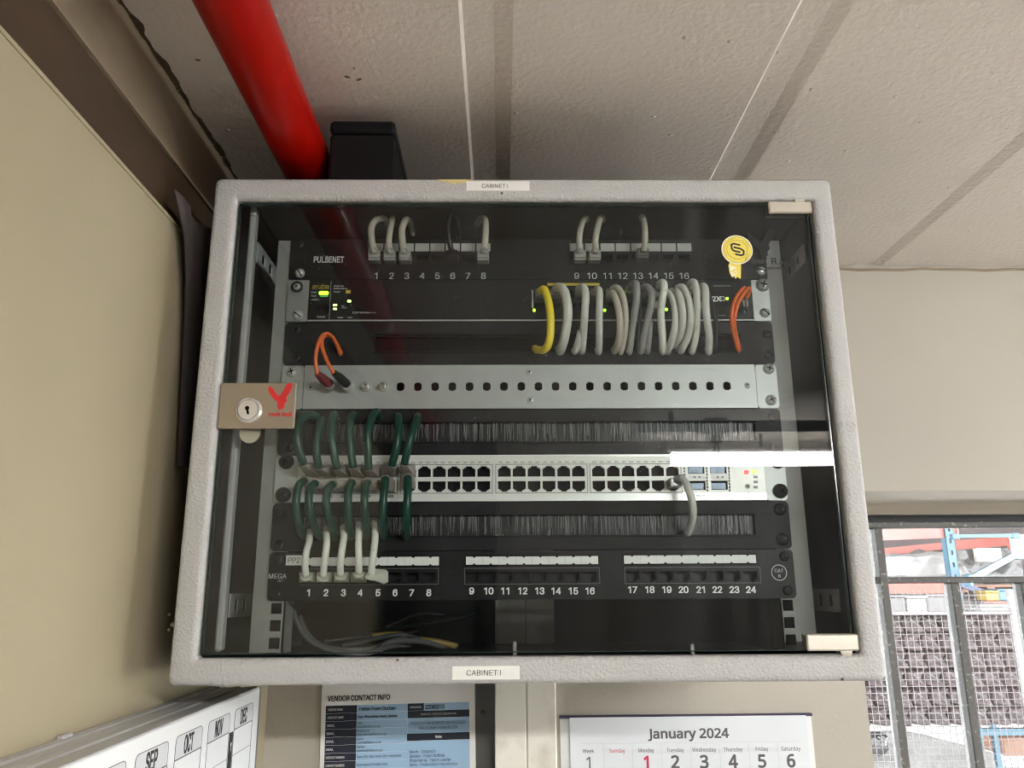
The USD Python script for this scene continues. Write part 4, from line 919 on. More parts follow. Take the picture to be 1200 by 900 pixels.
LO = [[(356.7, 563.5, .021), (350.8, 568, .029), (347.8, 580, .034), (347, 594, .034), (348.5, 610, .029), (352, 621, .018), (355.5, 627, .006), (357, 622, -.012)],
      [(369.5, 566.5, .021), (364.3, 571, .029), (361.8, 584, .034), (363, 600, .033), (367, 614, .026), (373, 626, .012), (378, 627, -.004), (379, 621, -.014)],
      [(390, 567.5, .021), (385.2, 572.5, .029), (382.3, 585, .034), (383, 598, .033), (386.5, 611, .026), (391, 621, .016), (393, 630, .004), (394, 624, -.014)],
      [(412.8, 565.5, .021), (409, 572.5, .029), (407.8, 588, .034), (407.9, 606, .030), (409.5, 621, .018), (411.7, 629, .004), (412, 623, -.014)],
      [(430.5, 565.5, .021), (427.9, 573, .029), (427, 590, .034), (427.8, 608, .029), (429.2, 623, .016), (430, 629, .003), (430, 623, -.014)],
      [(451.7, 561.5, .022), (450.5, 573, .030), (449, 590, .033), (448, 610, .029), (448.6, 624, .016), (449.5, 629, .003), (450, 623, -.014)],
      [(478.3, 559.5, .022), (477.9, 573, .030), (477, 593, .033), (476, 614, .027), (475.5, 626, .012), (475.5, 629, .002), (475.5, 622, -.014)]]
for row, data, v, word in ((0, UP, 552.5, 'rising above'), (1, LO, 569.8, 'hanging below')):
    for k, pts in enumerate(data):
        pc = px_of(gc[k], v if not (row == 1 and k == 6) else 567); p0 = rk(*pts[0]); d0 = rk(*pts[1])-p0
        hid = row == 1 and k == 6
        def ex(t, pc=pc, p0=p0, d0=d0, hid=hid, row=row):
            c0 = p0+d0/np.linalg.norm(d0)*-.001
            part(t, 'boot', boot(pc, (.0114, .0108), c0, d0, .0048, depth=.0110, back=.0036), 'boot_beige', label='beige moulded boot', smooth=30)
        cable(f'dark green cable {word} the silver switch, {ordn[k]} from the left', pts, 9.2, 'cord_green', ex)

# cream cables of the PP2 panel
WP = [[(358.7, 674, .022), (357.4, 662, .027), (359, 647, .029), (362, 636, .023), (362.7, 628, .012), (362, 622, -.012)],
      [(378.5, 675, .022), (380, 661, .027), (382, 645, .029), (383, 633, .023), (382.2, 624, .010), (382, 619, -.012)],
      [(399, 673.6, .022), (399, 660, .027), (401, 643, .028), (403, 630, .021), (402.4, 621, .010), (402, 617, -.012)],
      [(420.5, 670.7, .022), (420.5, 659, .027), (420, 639, .027), (420.5, 625, .020), (420, 616.5, .008), (420, 614, -.012)],
      [(435, 673, .024), (436, 661, .028), (438.4, 643, .027), (439.8, 626, .020), (438, 615.5, .008), (437, 613, -.012)]]
for k, pts in enumerate(WP):
    pc = rk(groups[0][k], 676.8); p0 = rk(*pts[0]); d0 = rk(*pts[1])-p0
    def ex(t, k=k, pc=pc, p0=p0, d0=d0):
        c0 = p0-d0/np.linalg.norm(d0)*.003
        if k < 4: q = [boot(pc, (.0128, .0090), c0, d0, .0048, depth=.010, back=.0006)]
        else:
            a = rk(452, 675, .012); q = [hull(ring(c0, d0, .0048)+ring(p0, d0, .0046)+[tuple(rk(u, v, f)) for u, v, f in ((438, 666.5, .016), (452, 667.5, .010), (455, 670, .010), (455, 682, .010), (450, 684.5, .012), (436, 680, .020), (440, 668, .002), (452, 670, .0), (452, 681, .0))])]
        part(t, 'boot', q, 'boot_cream', label='cream moulded boot', smooth=30)
        part(t, 'collar', tube([c0+.0001*np.array([0, 0, 1]), c0+d0/np.linalg.norm(d0)*.0016], .0053, 12, 3), 'boot_cream', smooth=40)
    cable(f'cream white patch cable at port {["one", "two", "three", "four", "five"][k]} of the PP2 panel', pts, 7.7, 'cord_cream', ex)

# single grey cable at the right of the silver switch
def exg(t):
    p = px_of(788.5, 567.5); part(t, 'plug', [bx(p[0]-.0050, p[0]+.0058, DR-.016, DR+.003, p[2]-.0040, p[2]+.0046, .0008)], 'plug_clear')
    part(t, 'strain_relief', tube(cord([(793, 562.5, .014), (800, 561.5, .020)]), .0046, 10, 3), 'plug_clear', smooth=40)
cable('single grey-white patch cable hanging from the right end of the silver switch', [(795, 561, .016), (801, 562, .022), (806.7, 573, .029), (811.2, 588, .031), (812.3, 601, .028), (810.5, 613, .018), (806.5, 624, .005), (805, 621, -.014)], 8.4, 'cord_white', exg)
p = px_of(792, 546.5); 
single('port_dust_cap', bx(p[0]-.0022, p[0]+.0022, DSW-.003, DSW+.0, p[2]-.0011, p[2]+.0011, .0004), 'sticker_yellow', 'tiny yellow tab at the last upper port of the silver switch', 'tab')

# loose cables lying on the cabinet floor
def loose(label, pts, w, m_, lead=None):
    P = [aty(u, v, D) for u, v, D in pts]; 
    for q in P: q[2] = max(q[2], Z0+.0045+w*PXM/2)
    t = thing('loose_cable', label, 'cable', P[0]); part(t, 'cord', tube(P, w*PXM/2, 10, 6), m_, smooth=True)
    if lead: part(t, 'sleeve', tube([aty(u, v, D) for u, v, D in lead[0]], lead[1]*PXM/2, 10, 5), lead[2], smooth=True, label='yellow sleeve')
loose('grey loose cable sagging in the bottom left of the cabinet', [(343, 716, .80), (347.5, 727.5, .79), (360, 747.5, .78), (380, 760, .775), (405, 765.5, .77), (428, 766, .775), (445, 761, .79), (462, 757, .82), (480, 756, .86)], 6, 'cord_loose')
loose('thinner grey loose cable behind the sagging one', [(352, 722, .82), (355, 732, .815), (366, 749, .81), (386, 759, .805), (410, 761, .80), (432, 760.5, .81), (455, 752, .84), (480, 746, .88)], 5, 'cord_dim')
loose('grey loose cable running right into the dark under the patch panel', [(446, 760, .80), (455, 753, .81), (475, 751, .83), (497, 752, .85), (515, 757, .87), (535, 757, .90)], 6.5, 'cord_loose')
loose('grey loose cable with a yellow sleeve lying at the cabinet floor', [(400, 757, .82), (425, 752, .84), (436, 749, .85), (474, 744, .87), (492, 749, .87), (536, 756, .88)], 6, 'cord_dark', ([(492, 750, .868), (512, 752, .872), (534, 757, .878)], 8, 'sleeve_shaded'))
loose('dark cable with a yellow sleeve in the dark of the cabinet floor', [(380, 752, .88), (410, 748, .89), (435, 745.5, .89), (472, 743.5, .90), (500, 735, .92)], 5, 'cord_black', ([(436, 745.5, .889), (454, 743.5, .893), (472, 743.3, .898)], 7, 'sleeve_shaded'))
loose('dark green loose cable crossing the back of the cabinet', [(430, 745, .95), (470, 735, .96), (520, 727, .97), (545, 722, .97), (557, 716, .98)], 8, 'cord_green')
loose('thin pale wire at the back of the cabinet', [(452, 735, .93), (470, 727, .94), (482, 722, .94), (495, 719, .95), (520, 720, .96)], 3, 'cord_grey')

# ---------------------------------------------------------------- on the walls below the cabinet
# year planner on the left wall
XF = -.262; XW = XL
zt0 = (atx(69, 899, XF)[2]+atx(297, 808.7, XF)[2])/2
yE = atx(303.5, 826, XF)[1]
yp = thing('year_planner', 'white year planner board in an aluminium frame on the left wall', 'planner', (XF, yE-.3, zt0-.45))
part(yp, 'board', bx(XF-.008, XF, -.15, yE, zt0-.45, zt0-.0012, .0008), 'board_white')
for k in range(4):
    xa = XW+.0005+(XF-.0085-XW)*k/4; xb = XW+(XF-.0085-XW)*(k+1)/4
    part(yp, 'frame_rail', bx(xa, xb-.0004, -.15, yE+.004, zt0-.03, zt0-.0006*(k % 2)-(0 if k < 3 else 0), .0012), 'aluminium')
part(yp, 'frame_rail', bx(XF-.0085, XF-.0005, -.15, yE, zt0-.0012, zt0+.0004, .0004), 'aluminium')
part(yp, 'end_gap', bx(XF-.012, XF-.0005, yE, yE+.006, zt0-.45, zt0-.001), 'alu_dark')
part(yp, 'end_profile', [bx(XF-.016, XF-.004, yE+.006, yE+.016, zt0-.45, zt0-.016, .001), bx(XW+.001, XF-.014, yE+.004, yE+.013, zt0-.45, zt0-.012, .001)], 'aluminium')
for y in (.62, .05): part(yp, 'wall_clip', bx(XW+.0005, XW+.006, y-.007, y+.007, zt0-.012, zt0+.0025, .001), 'aluminium')
SIDE = np.array([[0, 0, 1, 0], [1, 0, 0, 0], [0, 1, 0, 0], [0, 0, 0, 1.0]])
def splate(poly, X, t):
    q = trimesh.util.concatenate([trimesh.creation.extrude_polygon(g, t, engine='earcut') for g in getattr(poly, 'geoms', [poly]) if g.area > 1e-12]); q.apply_transform(SIDE); q.apply_translation([X, 0, 0]); return q
def stext(s, h, y, z, X, wid=None):
    q = letters(s, True); b = q.bounds; sx = wid/(b[1][0]-b[0][0]) if wid else h
    q.apply_translation([-(b[0][0]+b[1][0])/2, -.5, 0]); q.apply_scale([sx, h, .0002]); q.apply_transform(SIDE); q.apply_translation([X, y, z]); return q
aD = (atx(277, 834, XF), atx(296, 823.2, XF)); aN = (atx(243.5, 846.5, XF), atx(270.5, 834.7, XF)); aO = (atx(206, 862.5, XF), atx(238, 849, XF)); aS = (atx(159, 883, XF), atx(199, 866.7, XF))
ztop = np.mean([q[2] for a in (aD, aN, aO, aS) for q in a]); zbot = np.mean([atx(274, 856, XF)[2], atx(295, 844.8, XF)[2], atx(241.3, 871.3, XF)[2], atx(204, 891.7, XF)[2]])
wid_ = np.mean([a[1][1]-a[0][1] for a in (aD, aN, aO, aS)]); pit = np.polyfit([0, 1, 2, 3], [np.mean([a[0][1], a[1][1]]) for a in (aS, aO, aN, aD)], 1)
for k, mth in enumerate(['JUN', 'JUL', 'AUG', 'SEP', 'OCT', 'NOV', 'DEC']):
    yc_ = pit[1]+pit[0]*(k-3); y0, y1 = yc_-wid_/2, yc_+wid_/2
    colz = zt0-.44
    o = unary_union([rr(y0, y1, zbot-.004, ztop, .005, 4), sbox(y0, colz, y1, zbot)])
    c = part(yp, 'month_column', splate(o.difference(o.buffer(-.0005)), XF, .0003), 'ink_grey')
    hd = rr(y0+.0005, y1-.0005, zbot, ztop-.0005, .0045, 4).union(sbox(y0+.0005, zbot, y1-.0005, zbot+.006))
    h_ = part(c, 'month_header', splate(hd, XF, .0002), 'paper_cell')
    part(c, 'lettering', stext(mth, .0132, yc_-.001, (ztop+zbot)/2, XF+.0002, wid_*.35), 'ink_black')
    step_ = .0235
    part(c, 'day_line', splate(unary_union([sbox(y0, zbot-.0005, y1, zbot+.0004)]+[sbox(y0, zbot-step_*i-.0003, y1, zbot-step_*i) for i in range(1, 14)]), XF, .0003), 'ink_grey')
yb = pit[1]+pit[0]*2.5
q = part(yp, 'week_strip', splate(sbox(yb-.0052, zt0-.43, yb+.0052, zbot-.001), XF, .0004), 'ink_black', label='black strip between two month columns')
part(q, 'lettering', [stext(str(k+1), .0070, yb, zbot-.014-.0235*k, XF+.0004, .0030) for k in range(10)], 'ink_white')

# vendor sheet
DP = DW-.0022
def pt(u, v, D=DP): q = aty(u, v, D); return (q[0], q[2])
TL, TR = pt(377.7, 800), pt(556.3, 797); BL, BR = pt(371.5, 899), pt(556.5, 899)
ax = np.array(TR)-np.array(TL); th = math.atan2(pt(549.5, 822.5)[1]-pt(382, 827.3)[1], pt(549.5, 822.5)[0]-pt(382, 827.3)[0])
W_ = np.hypot(*(np.array(pt(556.5, 850))-np.array(pt(374.5, 850)))); o_ = np.array(pt(377.4, 806))
ex_, ez_ = np.array([math.cos(th), math.sin(th)]), np.array([-math.sin(th), math.cos(th)])
W_ = np.array(pt(556.3, 803))@ex_-o_@ex_
vs = thing('vendor_sheet', 'printed vendor contact sheet with a light blue table taped below the cabinet', 'paper', (o_[0]+W_/2, DP, o_[1]-.2))
ROT = trimesh.transformations.rotation_matrix(-th, [0, 1, 0])
def loc(u, v): q = np.array(pt(u, v))-o_; return q@ex_, q@ez_
def put(mesh):                                             # from sheet coordinates to the wall
    mesh.apply_transform(ROT); mesh.apply_translation([o_[0], 0, o_[1]]); return mesh
part(vs, 'paper', put(plate(sbox(0, -.275, W_, .012), DP, .0008)), 'paper_grey')
def cell(u0, v0, u1, v1, m_, nm='table_cell', d=.0002):
    a, b = loc(u0, v0); c, e = loc(u1, v1); part(vs, nm, put(plate(sbox(min(a, c), min(b, e), max(a, c), max(b, e)), DP-d, .0002)), m_)
def wr(s, u, v, h, m_, wpx=None, bold=False, anchor='l', d=.0004):
    a, b = loc(u, v); part(vs, 'lettering', put(text(s, h, a, b, DP-d, bold, anchor, wid=wpx*.00117 if wpx else None)), m_)
ltop = 827.2; rows = [ltop+8.75*k for k in range(10)]
wr('VENDOR CONTACT INFO', 384, 818.8, .0062, 'ink_black', 71.5, True)
lab = ['VENDOR NAME', 'CONTACT NAME', 'EMAIL', 'EMAIL', 'EMAIL', 'EMAIL', 'CONTACT NUMBER', 'CONTACT NUMBER', 'WHATSAPP']
val = [('Feltex Foam Durban',), ('Alex, Sharmaine, Kevin, Sabelo',), ('Alex', 'alex@feltex.co.za'), ('Sharmaine', 'sharmaine@feltex.co.za'), ('Kevin', 'kevin@feltex.co.za'), ('Sabelo', 'sabelo@feltex.co.za'), ('Alex: 031 459 1940 / 031 460 6620',), ('Sharmaine: 072 856 2794',), ('Office: 031 459 61 6',)]
xw = [(loc(u, 850)[0]) for u in (381, 417.2, 477.3, 549.6)]
u_l, u_m, u_r, u_e = 380.3, 417.2, 477.2, 549.8
rowh = .00985
def lcell(x0, x1, z0, z1, m_, d=.0002, nm='table_cell'): part(vs, nm, put(plate(sbox(x0, z0, x1, z1), DP-d, .0002)), m_)
xl0, zl0 = loc(382, 827.3); xl1 = loc(418.3, 826)[0]; xr0 = loc(477.8, 824.5)[0]; xr1 = loc(549.8, 822)[0]
zl0 = (zl0+loc(478, 824.6)[1]+loc(549.5, 822.5)[1])/3
for k in range(9):
    za, zb = zl0-rowh*(k+1), zl0-rowh*k
    lcell(xl0, xl1, za+.0003, zb, 'ink_navy'); lcell(xl1+.0003, xr0-.0004, za+.0003, zb, 'paper_blue')
    part(vs, 'lettering', put(text(lab[k], .0027, xl0+.0028-.0005*min(k, 4)*.5, (za+zb)/2, DP-.0004, True, 'l', wid=.00118*(2+len(lab[k])*1.35))), 'ink_pale')
    for i, s in enumerate(val[k]):
        n_ = len(val[k]); h = .0040 if k == 0 else .0028; z = (za+zb)/2+(.0022 if i == 0 else -.0024)*(n_ > 1)
        part(vs, 'lettering', put(text(s, h, xl1+(.0036 if k == 0 else .0012), z, DP-.0004, k < 2, 'l', wid=.00118*((41 if k == 0 else len(s)*1.5)))), 'ink_navy' if k < 2 else 'ink_blue_text')
xm = loc(496.8, 824)[0]; r1 = .0093
def rz(k): return zl0-k*.0094
lcell(xr0, xm, rz(1)+.0002, rz(0), 'ink_navy'); lcell(xm+.0002, xr1, rz(1)+.0002, rz(0), 'paper_blue'); lcell(xr0, xr1, rz(1.95), rz(1), 'ink_navy')
zA, zB = loc(515, 858.8)[1], loc(515, 867.2)[1]
lcell(xr0, xr1, zA, rz(1.97), 'paper_blue'); lcell(xr0-.0006, xr1, zB, zA, 'ink_navy'); lcell(xr0-.0006, xr1, zB-.075, zB-.0002, 'paper_blue')
def rtxt(s, x, z, h, m_, wd, bold=False, anchor='m'): part(vs, 'lettering', put(text(s, h, x, z, DP-.0004, bold, anchor, wid=wd)), m_)
rtxt('VENDOR ID', (xr0+xm)/2, rz(.5), .0022, 'ink_pale', .0155, True); rtxt('22080013', xm+.0020, rz(.52), .0050, 'ink_navy', .0255, True, 'l')
rtxt('PRODUCT / SERVICE DESCRIPTION', (xr0+xr1)/2, rz(1.47), .0023, 'ink_pale', .047, False)
rtxt('PLEECES FOAM BUMPERS AND SQUEEGEE', (xr0+xr1)/2, zA+.0125, .0038, 'ink_blue_text', .073); rtxt('AND GUNNE FOAM BLOCK', (xr0+xr1)/2, zA+.0068, .0038, 'ink_blue_text', .052)
rtxt('Notes', (xr0+xr1)/2, (zA+zB)/2, .0030, 'ink_white', .0085, True)
for i, (s, wp) in enumerate((('Kevin - Dispatch', 29), ('Sabelo - Foam Buffalo', 39), ('Sharmaine - Team Leader', 46), ('Selin - Production Practitioner', 53))):
    q = loc(480, 881+5.1*i); part(vs, 'lettering', put(text(s, .0037, q[0], q[1], DP-.0004, False, 'l', wid=wp*.00119)), 'ink_blue_text')

# dark metal strip, trunking
x0, x1 = aty(545, 850, DW-.001)[0], aty(579.5, 850, DW-.001)[0]
st_ = thing('metal_strip', 'dark grey metal strip with a rivet between the vendor sheet and the white trunking', 'strip', ((x0+x1)/2, DW, 1.0))
part(st_, 'strip', bx(x0, x1, DW-.0012, DW-.0002, .6, Z0+.3, .0003), 'strip_dark')
p = aty(566, 836, DW-.002); part(st_, 'rivet', lathe([(0, .0022), (.002, .002), (.0034, .0008), (.0036, 0), (0, 0)][::-1], p[0], DW-.0012, p[2], 16), 'strip_dark', smooth=40)
xa, xb, xc = aty(580, 820, DW-.02)[0], aty(617, 820, DW-.02)[0], aty(651.5, 820, DW-.02)[0]
for a, b, w in ((xa, xb-.0003, 'left'), (xb+.0003, xc, 'right')):
    tk = thing('cable_trunking', f'white plastic cable trunking below the cabinet, {w} one of the pair', 'trunking', ((a+b)/2, DW-.01, 1.0))
    part(tk, 'base', bx(a+.0008, b-.0008, DW-.012, DW-.0005, .0, Z0+.25), 'trunking_white')
    part(tk, 'cover', bx(a, b, DW-.021, DW-.012, .0, Z0+.25, .0015), 'trunking_white')

# calendar
DC = DW-.004
x0, x1 = aty(656, 839, DC)[0], aty(951.5, 836, DC)[0]; zc = (aty(656, 839, DC)[2]+aty(951, 835.5, DC)[2])/2
dz = (aty(951, 835.5, DC)[2]-aty(656, 838.7, DC)[2]); thc = math.atan2(dz, x1-x0)
ca = thing('wall_calendar', 'January 2024 wall calendar on the wall below the cabinet', 'calendar', ((x0+x1)/2, DW, zc-.3))
RC = trimesh.transformations.rotation_matrix(-thc, [0, 1, 0], [(x0+x1)/2, 0, zc])
def cput(mm): mm.apply_transform(RC); return mm
part(ca, 'backing', cput(plate(sbox(x0, zc-.32, x1-.001, zc-.002), DW-.0025, .002)), 'board_white')
part(ca, 'spine', cput(bx(x0-.0006, x1, DC-.002, DW-.0004, zc-.0036, zc, .0008)), 'calendar_spine')
px0 = aty(667.5, 850, DC)[0]; px1 = aty(944.5, 850, DC)[0]
pg = part(ca, 'page', cput(bx(px0, px1, DC-.0026, DC-.0010, zc-.32, zc-.0022)), 'paper_white')
DPG = DC-.0026
def cx(u, v=870): return aty(u, v, DPG)[0]
def cz(v, u=800): return aty(u, v, DPG)[2]+0
part(pg, 'lettering', cput(text('January 2024', .0112, cx(806.5, 858), cz(859.5, 806), DPG, True, wid=.1085, noto=True)), 'ink_grey')
gl = [cx(672+0*k) for k in range(1)]
ln = [sbox(cx(680), cz(870.6), cx(941), cz(870.6)+.0004)]+[sbox(cx(706.5+34.05*k), cz(870.6)-.05, cx(706.5+34.05*k)+.0004, cz(870.6)) for k in range(0, 7)]
part(pg, 'grid_lines', cput(plate(unary_union(ln), DPG-.0002, .0002)), 'paper_cell')
for k, (d_, n_) in enumerate((('Week', '1'), ('Sunday', ''), ('Monday', '1'), ('Tuesday', '2'), ('Wednesday', '3'), ('Thursday', '4'), ('Friday', '5'), ('Saturday', '6'))):
    u = 689.3+33.95*k
    part(pg, 'lettering', cput(text(d_, .0047, cx(u, 880), cz(878.8, 806), DPG, False, wid=.00116*{4: 13, 6: 18 if d_ != 'Friday' else 14.5, 7: 20, 8: 22, 9: 27.5}[len(d_)], noto=True)), 'ink_crimson' if d_ == 'Sunday' else 'ink_grey')
    if n_: part(pg, 'numeral', cput(text(n_, .0150, cx(u, 893), cz(892.8, 806), DPG, k != 0, noto=True)), {0: 'ink_grey', 2: 'ink_crimson'}.get(k, 'ink_grey'))
for r_ in range(1, 5):
    for k in range(8):
        num_ = (r_+1) if k == 0 else 7*r_+k-1
        if num_ > 31: continue
        part(pg, 'numeral', cput(text(str(num_), .0150, cx(689.3+33.95*k, 893), cz(892.8, 806)-.052*r_, DPG, k != 0)), 'ink_crimson' if k == 1 else 'ink_grey')

# ---------------------------------------------------------------- the warehouse seen through the window
wf = struct('floor'); part(wf, 'floor_slab', [bx(XR+.1, 22, -8, 1.33, -.06, 0), bx(-6, 22, 1.33, 20, -.06, 0)], 'warehouse_floor', label='pale concrete floor of the warehouse')
wo = struct('added_ceiling_outer'); part(wo, 'added_roof_sheet', bx(-6, 22, 2.2, 16.2, 5.0, 5.1), 'warehouse_wall', label='unseen roof added over the warehouse to dim its daylight')  # out of view, added to cut the daylight falling on the racks
wq = struct('wall_far'); part(wq, 'wall_sheet', bx(-6, 22, 16, 16.1, 0, 5), 'warehouse_wall')
def beam(P, Q, w, h, m_, label, nm='rack_beam', cat='beam', lab2=None):
    P, Q = np.array(P), np.array(Q); d = Q-P; L_ = np.linalg.norm(d); d /= L_; s = np.cross(d, [0, 0, 1.0]); s /= np.linalg.norm(s); u_ = np.cross(s, d)
    M = np.eye(4); M[:3, 0] = d; M[:3, 1] = s; M[:3, 2] = u_; M[:3, 3] = (P+Q)/2
    pf = Polygon([(-w/2, -h/2), (w/2, -h/2), (w/2, h/2), (w*.1, h/2), (w*.1, h*.32), (-w/2, h*.32)]).buffer(0)
    q = trimesh.creation.extrude_polygon(pf, L_, engine='earcut'); q.apply_translation([0, 0, -L_/2])
    q.vertices = np.c_[q.vertices[:, 2], q.vertices[:, 0], q.vertices[:, 1]]; q.apply_transform(M)
    t = thing(nm, label, cat, (P+Q)/2); part(t, 'beam', q, m_)
    for e in (P+d*.02, Q-d*.02):
        c = bx(-.03, .03, -w*.7, w*.7, -h*.9, h*.7, .004); c.apply_transform(np.vstack([np.c_[M[:3, :3], e], [0, 0, 0, 1]])); part(t, 'end_bracket', c, m_)
    if lab2:
        c = bx(lab2[0], lab2[1], w/2+.001, w/2+.003, -h*.15, h*.3) if False else None
    return t
W = lambda u, v, D: aty(u, v, D)
px = lambda D: D/FPX
beam(W(960, 629, 5.6), W(1118, 624.5, 7.6), .06, .085, 'rack_orange', 'orange rack beam highest in the window')
beam(W(940, 656, 9.2), W(1116, 639, 8.0), .06, .07, 'rack_orange', 'orange rack beam above the white wrapped load')
beam(W(1108, 640, 8.0), W(1188, 633.5, 7.5), .06, .09, 'rack_orange', 'orange rack beam above the dark wrapped load')
beam(W(930, 690, 6.0), W(1120, 688, 6.0), .06, .085, 'rack_orange', 'orange rack beam just below the window crossbar')
def post(u0, v0, u1, v1, D, w, m_, label, nm='rack_upright', cat='rack post', holes=True):
    P, Q = W(u0, v0, D), W(u1, v1, D); Q[0] = Q[0]
    t = thing(nm, label, cat, Q); d = P-Q; L_ = np.linalg.norm(d)
    n_ = max(3, int(L_/.1)); c = shapely.LineString([(P[0], P[2]), (Q[0], Q[2])]).buffer(w/2, cap_style=2)
    for i in range(n_):
        s = Q+d*(i+.5)/n_; 
        if holes: c = c.difference(sbox(s[0]-.012, s[2]-.02, s[0]+.012, s[2]+.02))
    part(t, 'post', [plate(c, D, .004), bx(min(P[0], Q[0])-w/2, min(P[0], Q[0])-w/2+.004, D, D+.08, Q[2], P[2]), bx(max(P[0], Q[0])+w/2-.004, max(P[0], Q[0])+w/2, D, D+.08, Q[2], P[2])], m_)
    return t
xu = W(1116, 650, 7.3)[0]
t = thing('rack_upright', 'blue perforated rack upright between the two wrapped loads', 'rack post', (xu, 7.3, 0))
c = sbox(xu-.040, 0, xu+.040, 2.6)
for k in range(24): c = c.difference(sbox(xu-.011, .08+.105*k, xu+.011, .12+.105*k))
part(t, 'post', [plate(c, 7.3, .004), bx(xu-.040, xu-.036, 7.3, 7.38, 0, 2.6), bx(xu+.036, xu+.040, 7.3, 7.38, 0, 2.6)], 'rack_blue')
part(t, 'foot_plate', bx(xu-.07, xu+.07, 7.26, 7.42, 0, .01), 'rack_blue')
beam(W(1133, 680, 7.0), W(1192, 648, 7.6), .04, .06, 'rack_blue', 'blue diagonal rack brace crossing the dark wrapped load', 'rack_brace', 'brace')
beam(W(1116, 628.5, 7.05), W(1192, 627.5, 7.05), .035, .03, 'rack_blue', 'thin blue rail across the top of the window', 'rack_brace', 'brace')
beam(W(1117, 681, 7.402), W(1182, 706, 7.402), .04, .05, 'rack_violet', 'violet-blue diagonal brace below the crossbar', 'rack_brace', 'brace')
# wrapped loads
def load(u0, v0, u1, v1, D, dep, m_, label, seed, top=None):
    a, b = W(u0, v1, D), W(u1, v0, D); q = bx(a[0], b[0], D, D+dep, a[2], b[2], .03)
    for _ in range(4): q = q.subdivide()
    v = np.array(q.vertices); f_ = meshkit.fbm(v*5.0, 3, seed)-.5; g = meshkit.fbm(v*[9, 9, 2.0], 2, seed+5)-.5
    c = (q.bounds[0]+q.bounds[1])/2; n_ = np.array(q.vertex_normals)
    v += n_*(f_*.10+g*.05)[:, None]
    q.vertices = v
    t = thing('wrapped_load', label, 'wrapped load', (c[0], c[1], a[2])); part(t, 'wrap', q, m_, smooth=True)
    part(t, 'pallet', [bx(a[0], b[0], D+.02, D+dep-.02, a[2]-.05, a[2]-.03)]+[bx(x, x+.08, D+.02, D+dep-.02, a[2]-.12, a[2]-.05) for x in np.linspace(a[0], b[0]-.08, 3)], 'carton_tan')
    return t
load(1030, 648.5, 1110, 678, 7.5, .9, 'wrap_white', 'white film-wrapped load on the rack behind the window', 3)
load(1112, 660, 1131, 679, 7.75, .4, 'wrap_white', 'part of a white wrapped load right of the blue upright', 6)
a, b = W(980, 690, 7.5), W(1240, 690, 7.5)
zdk = min(W(1070, 678, 7.5)[2], W(1120, 679, 7.75)[2], W(1150, 682, 8.4)[2])-.121
t = thing('rack_shelf', 'dark rack shelf boards under the wrapped loads', 'shelf', ((a[0]+b[0])/2, 8.3, zdk-.03))
for y in np.arange(7.5, 9.3, .15): part(t, 'board', bx(a[0], b[0], y, y+.12, zdk-.03, zdk), 'wrap_dark')
t = load(1120, 637, 1196, 682, 8.4, .9, 'wrap_dark', 'dark film-wrapped load behind the blue brace', 9)
a, b = W(1145.5, 658, 8.3), W(1172.5, 642.5, 8.3)
q = part(t, 'load_label', bx(a[0], b[0], 8.3, 8.35, a[2], b[2]), 'boot_cream', label='pale printed label')
part(q, 'lettering', [text('L1 PSM', .05, (a[0]+b[0])/2, b[2]-.045, 8.299, True, wid=.19), text('48/10', .04, (a[0]+b[0])/2, a[2]+.035, 8.299, True, wid=.15)], 'ink_grey')
a, b = W(1186.5, 655, 7.2), W(1215, 626.5, 7.2)
t = thing('hanging_notice', 'white notice sheet at the right edge of the window', 'notice', ((a[0]+b[0])/2, 7.2, a[2])); part(t, 'sheet', bx(a[0], b[0], 7.2, 7.204, a[2], b[2]), 'notice_paper')
part(t, 'lettering', plate(unary_union([sbox(a[0]+.02, b[2]-.03*k-.008, a[0]+.12-.02*(k % 3), b[2]-.03*k) for k in range(1, 6)]), 7.199, .0005), 'box_grey')
# shelf things under the crossbar
def carton(u0, v0, u1, v1, D, dep, m_, label, nm='carton', cat='box'):
    a, b = W(u0, v1, D), W(u1, v0, D); t = thing(nm, label, cat, ((a[0]+b[0])/2, D+dep/2, a[2]))
    part(t, 'body', bx(a[0], b[0], D, D+dep, a[2], b[2]-.02, .006), m_); part(t, 'lid', bx(a[0]-.008, b[0]+.008, D-.008, D+dep+.008, b[2]-.02, b[2], .004), m_)
carton(1036, 697, 1060, 719, 6.4, .4, 'box_grey', 'grey box behind the wire fence, left of the shelf row')
carton(1063.5, 698, 1085, 719, 6.5, .4, 'tray_white', 'white box in the shelf row below the orange beam')
carton(1089, 696, 1112, 719, 6.5, .4, 'box_grey', 'grey box right of the white box in the shelf row')
carton(1157, 692, 1169.5, 704, 7.17, .16, 'box_yellow', 'yellow box under the violet brace')
carton(1172, 690, 1186, 704, 7.17, .16, 'rack_blue', 'pale blue box right of the yellow box')
carton(1150, 708, 1190, 716, 6.2, .4, 'tray_white', 'white tray standing on the stack of sacks', 'tray', 'tray')
carton(1178, 864, 1240, 886, 7.4, .5, 'carton_tan', 'salmon carton on the floor at the right edge of the window')
a, b = W(1150, 707, 7.17), W(1240, 704.5, 7.17)
t = thing('rack_shelf', 'thin dark shelf board carrying the yellow and pale blue boxes', 'shelf', ((a[0]+b[0])/2, 7.25, a[2]))
zsh = min(W(1163.2, 704, 7.17)[2], W(1179, 704, 7.17)[2])-.002
part(t, 'board', bx(a[0], b[0], 7.14, 7.36, zsh-.02, zsh, .003), 'wrap_dark'); part(t, 'edge_strip', bx(a[0], b[0], 7.13, 7.14, zsh-.03, zsh, .002), 'rack_orange')
for x in (a[0]+.02, b[0]-.06): part(t, 'leg', bx(x, x+.04, 7.31, 7.35, 0, zsh-.02), 'rack_blue')
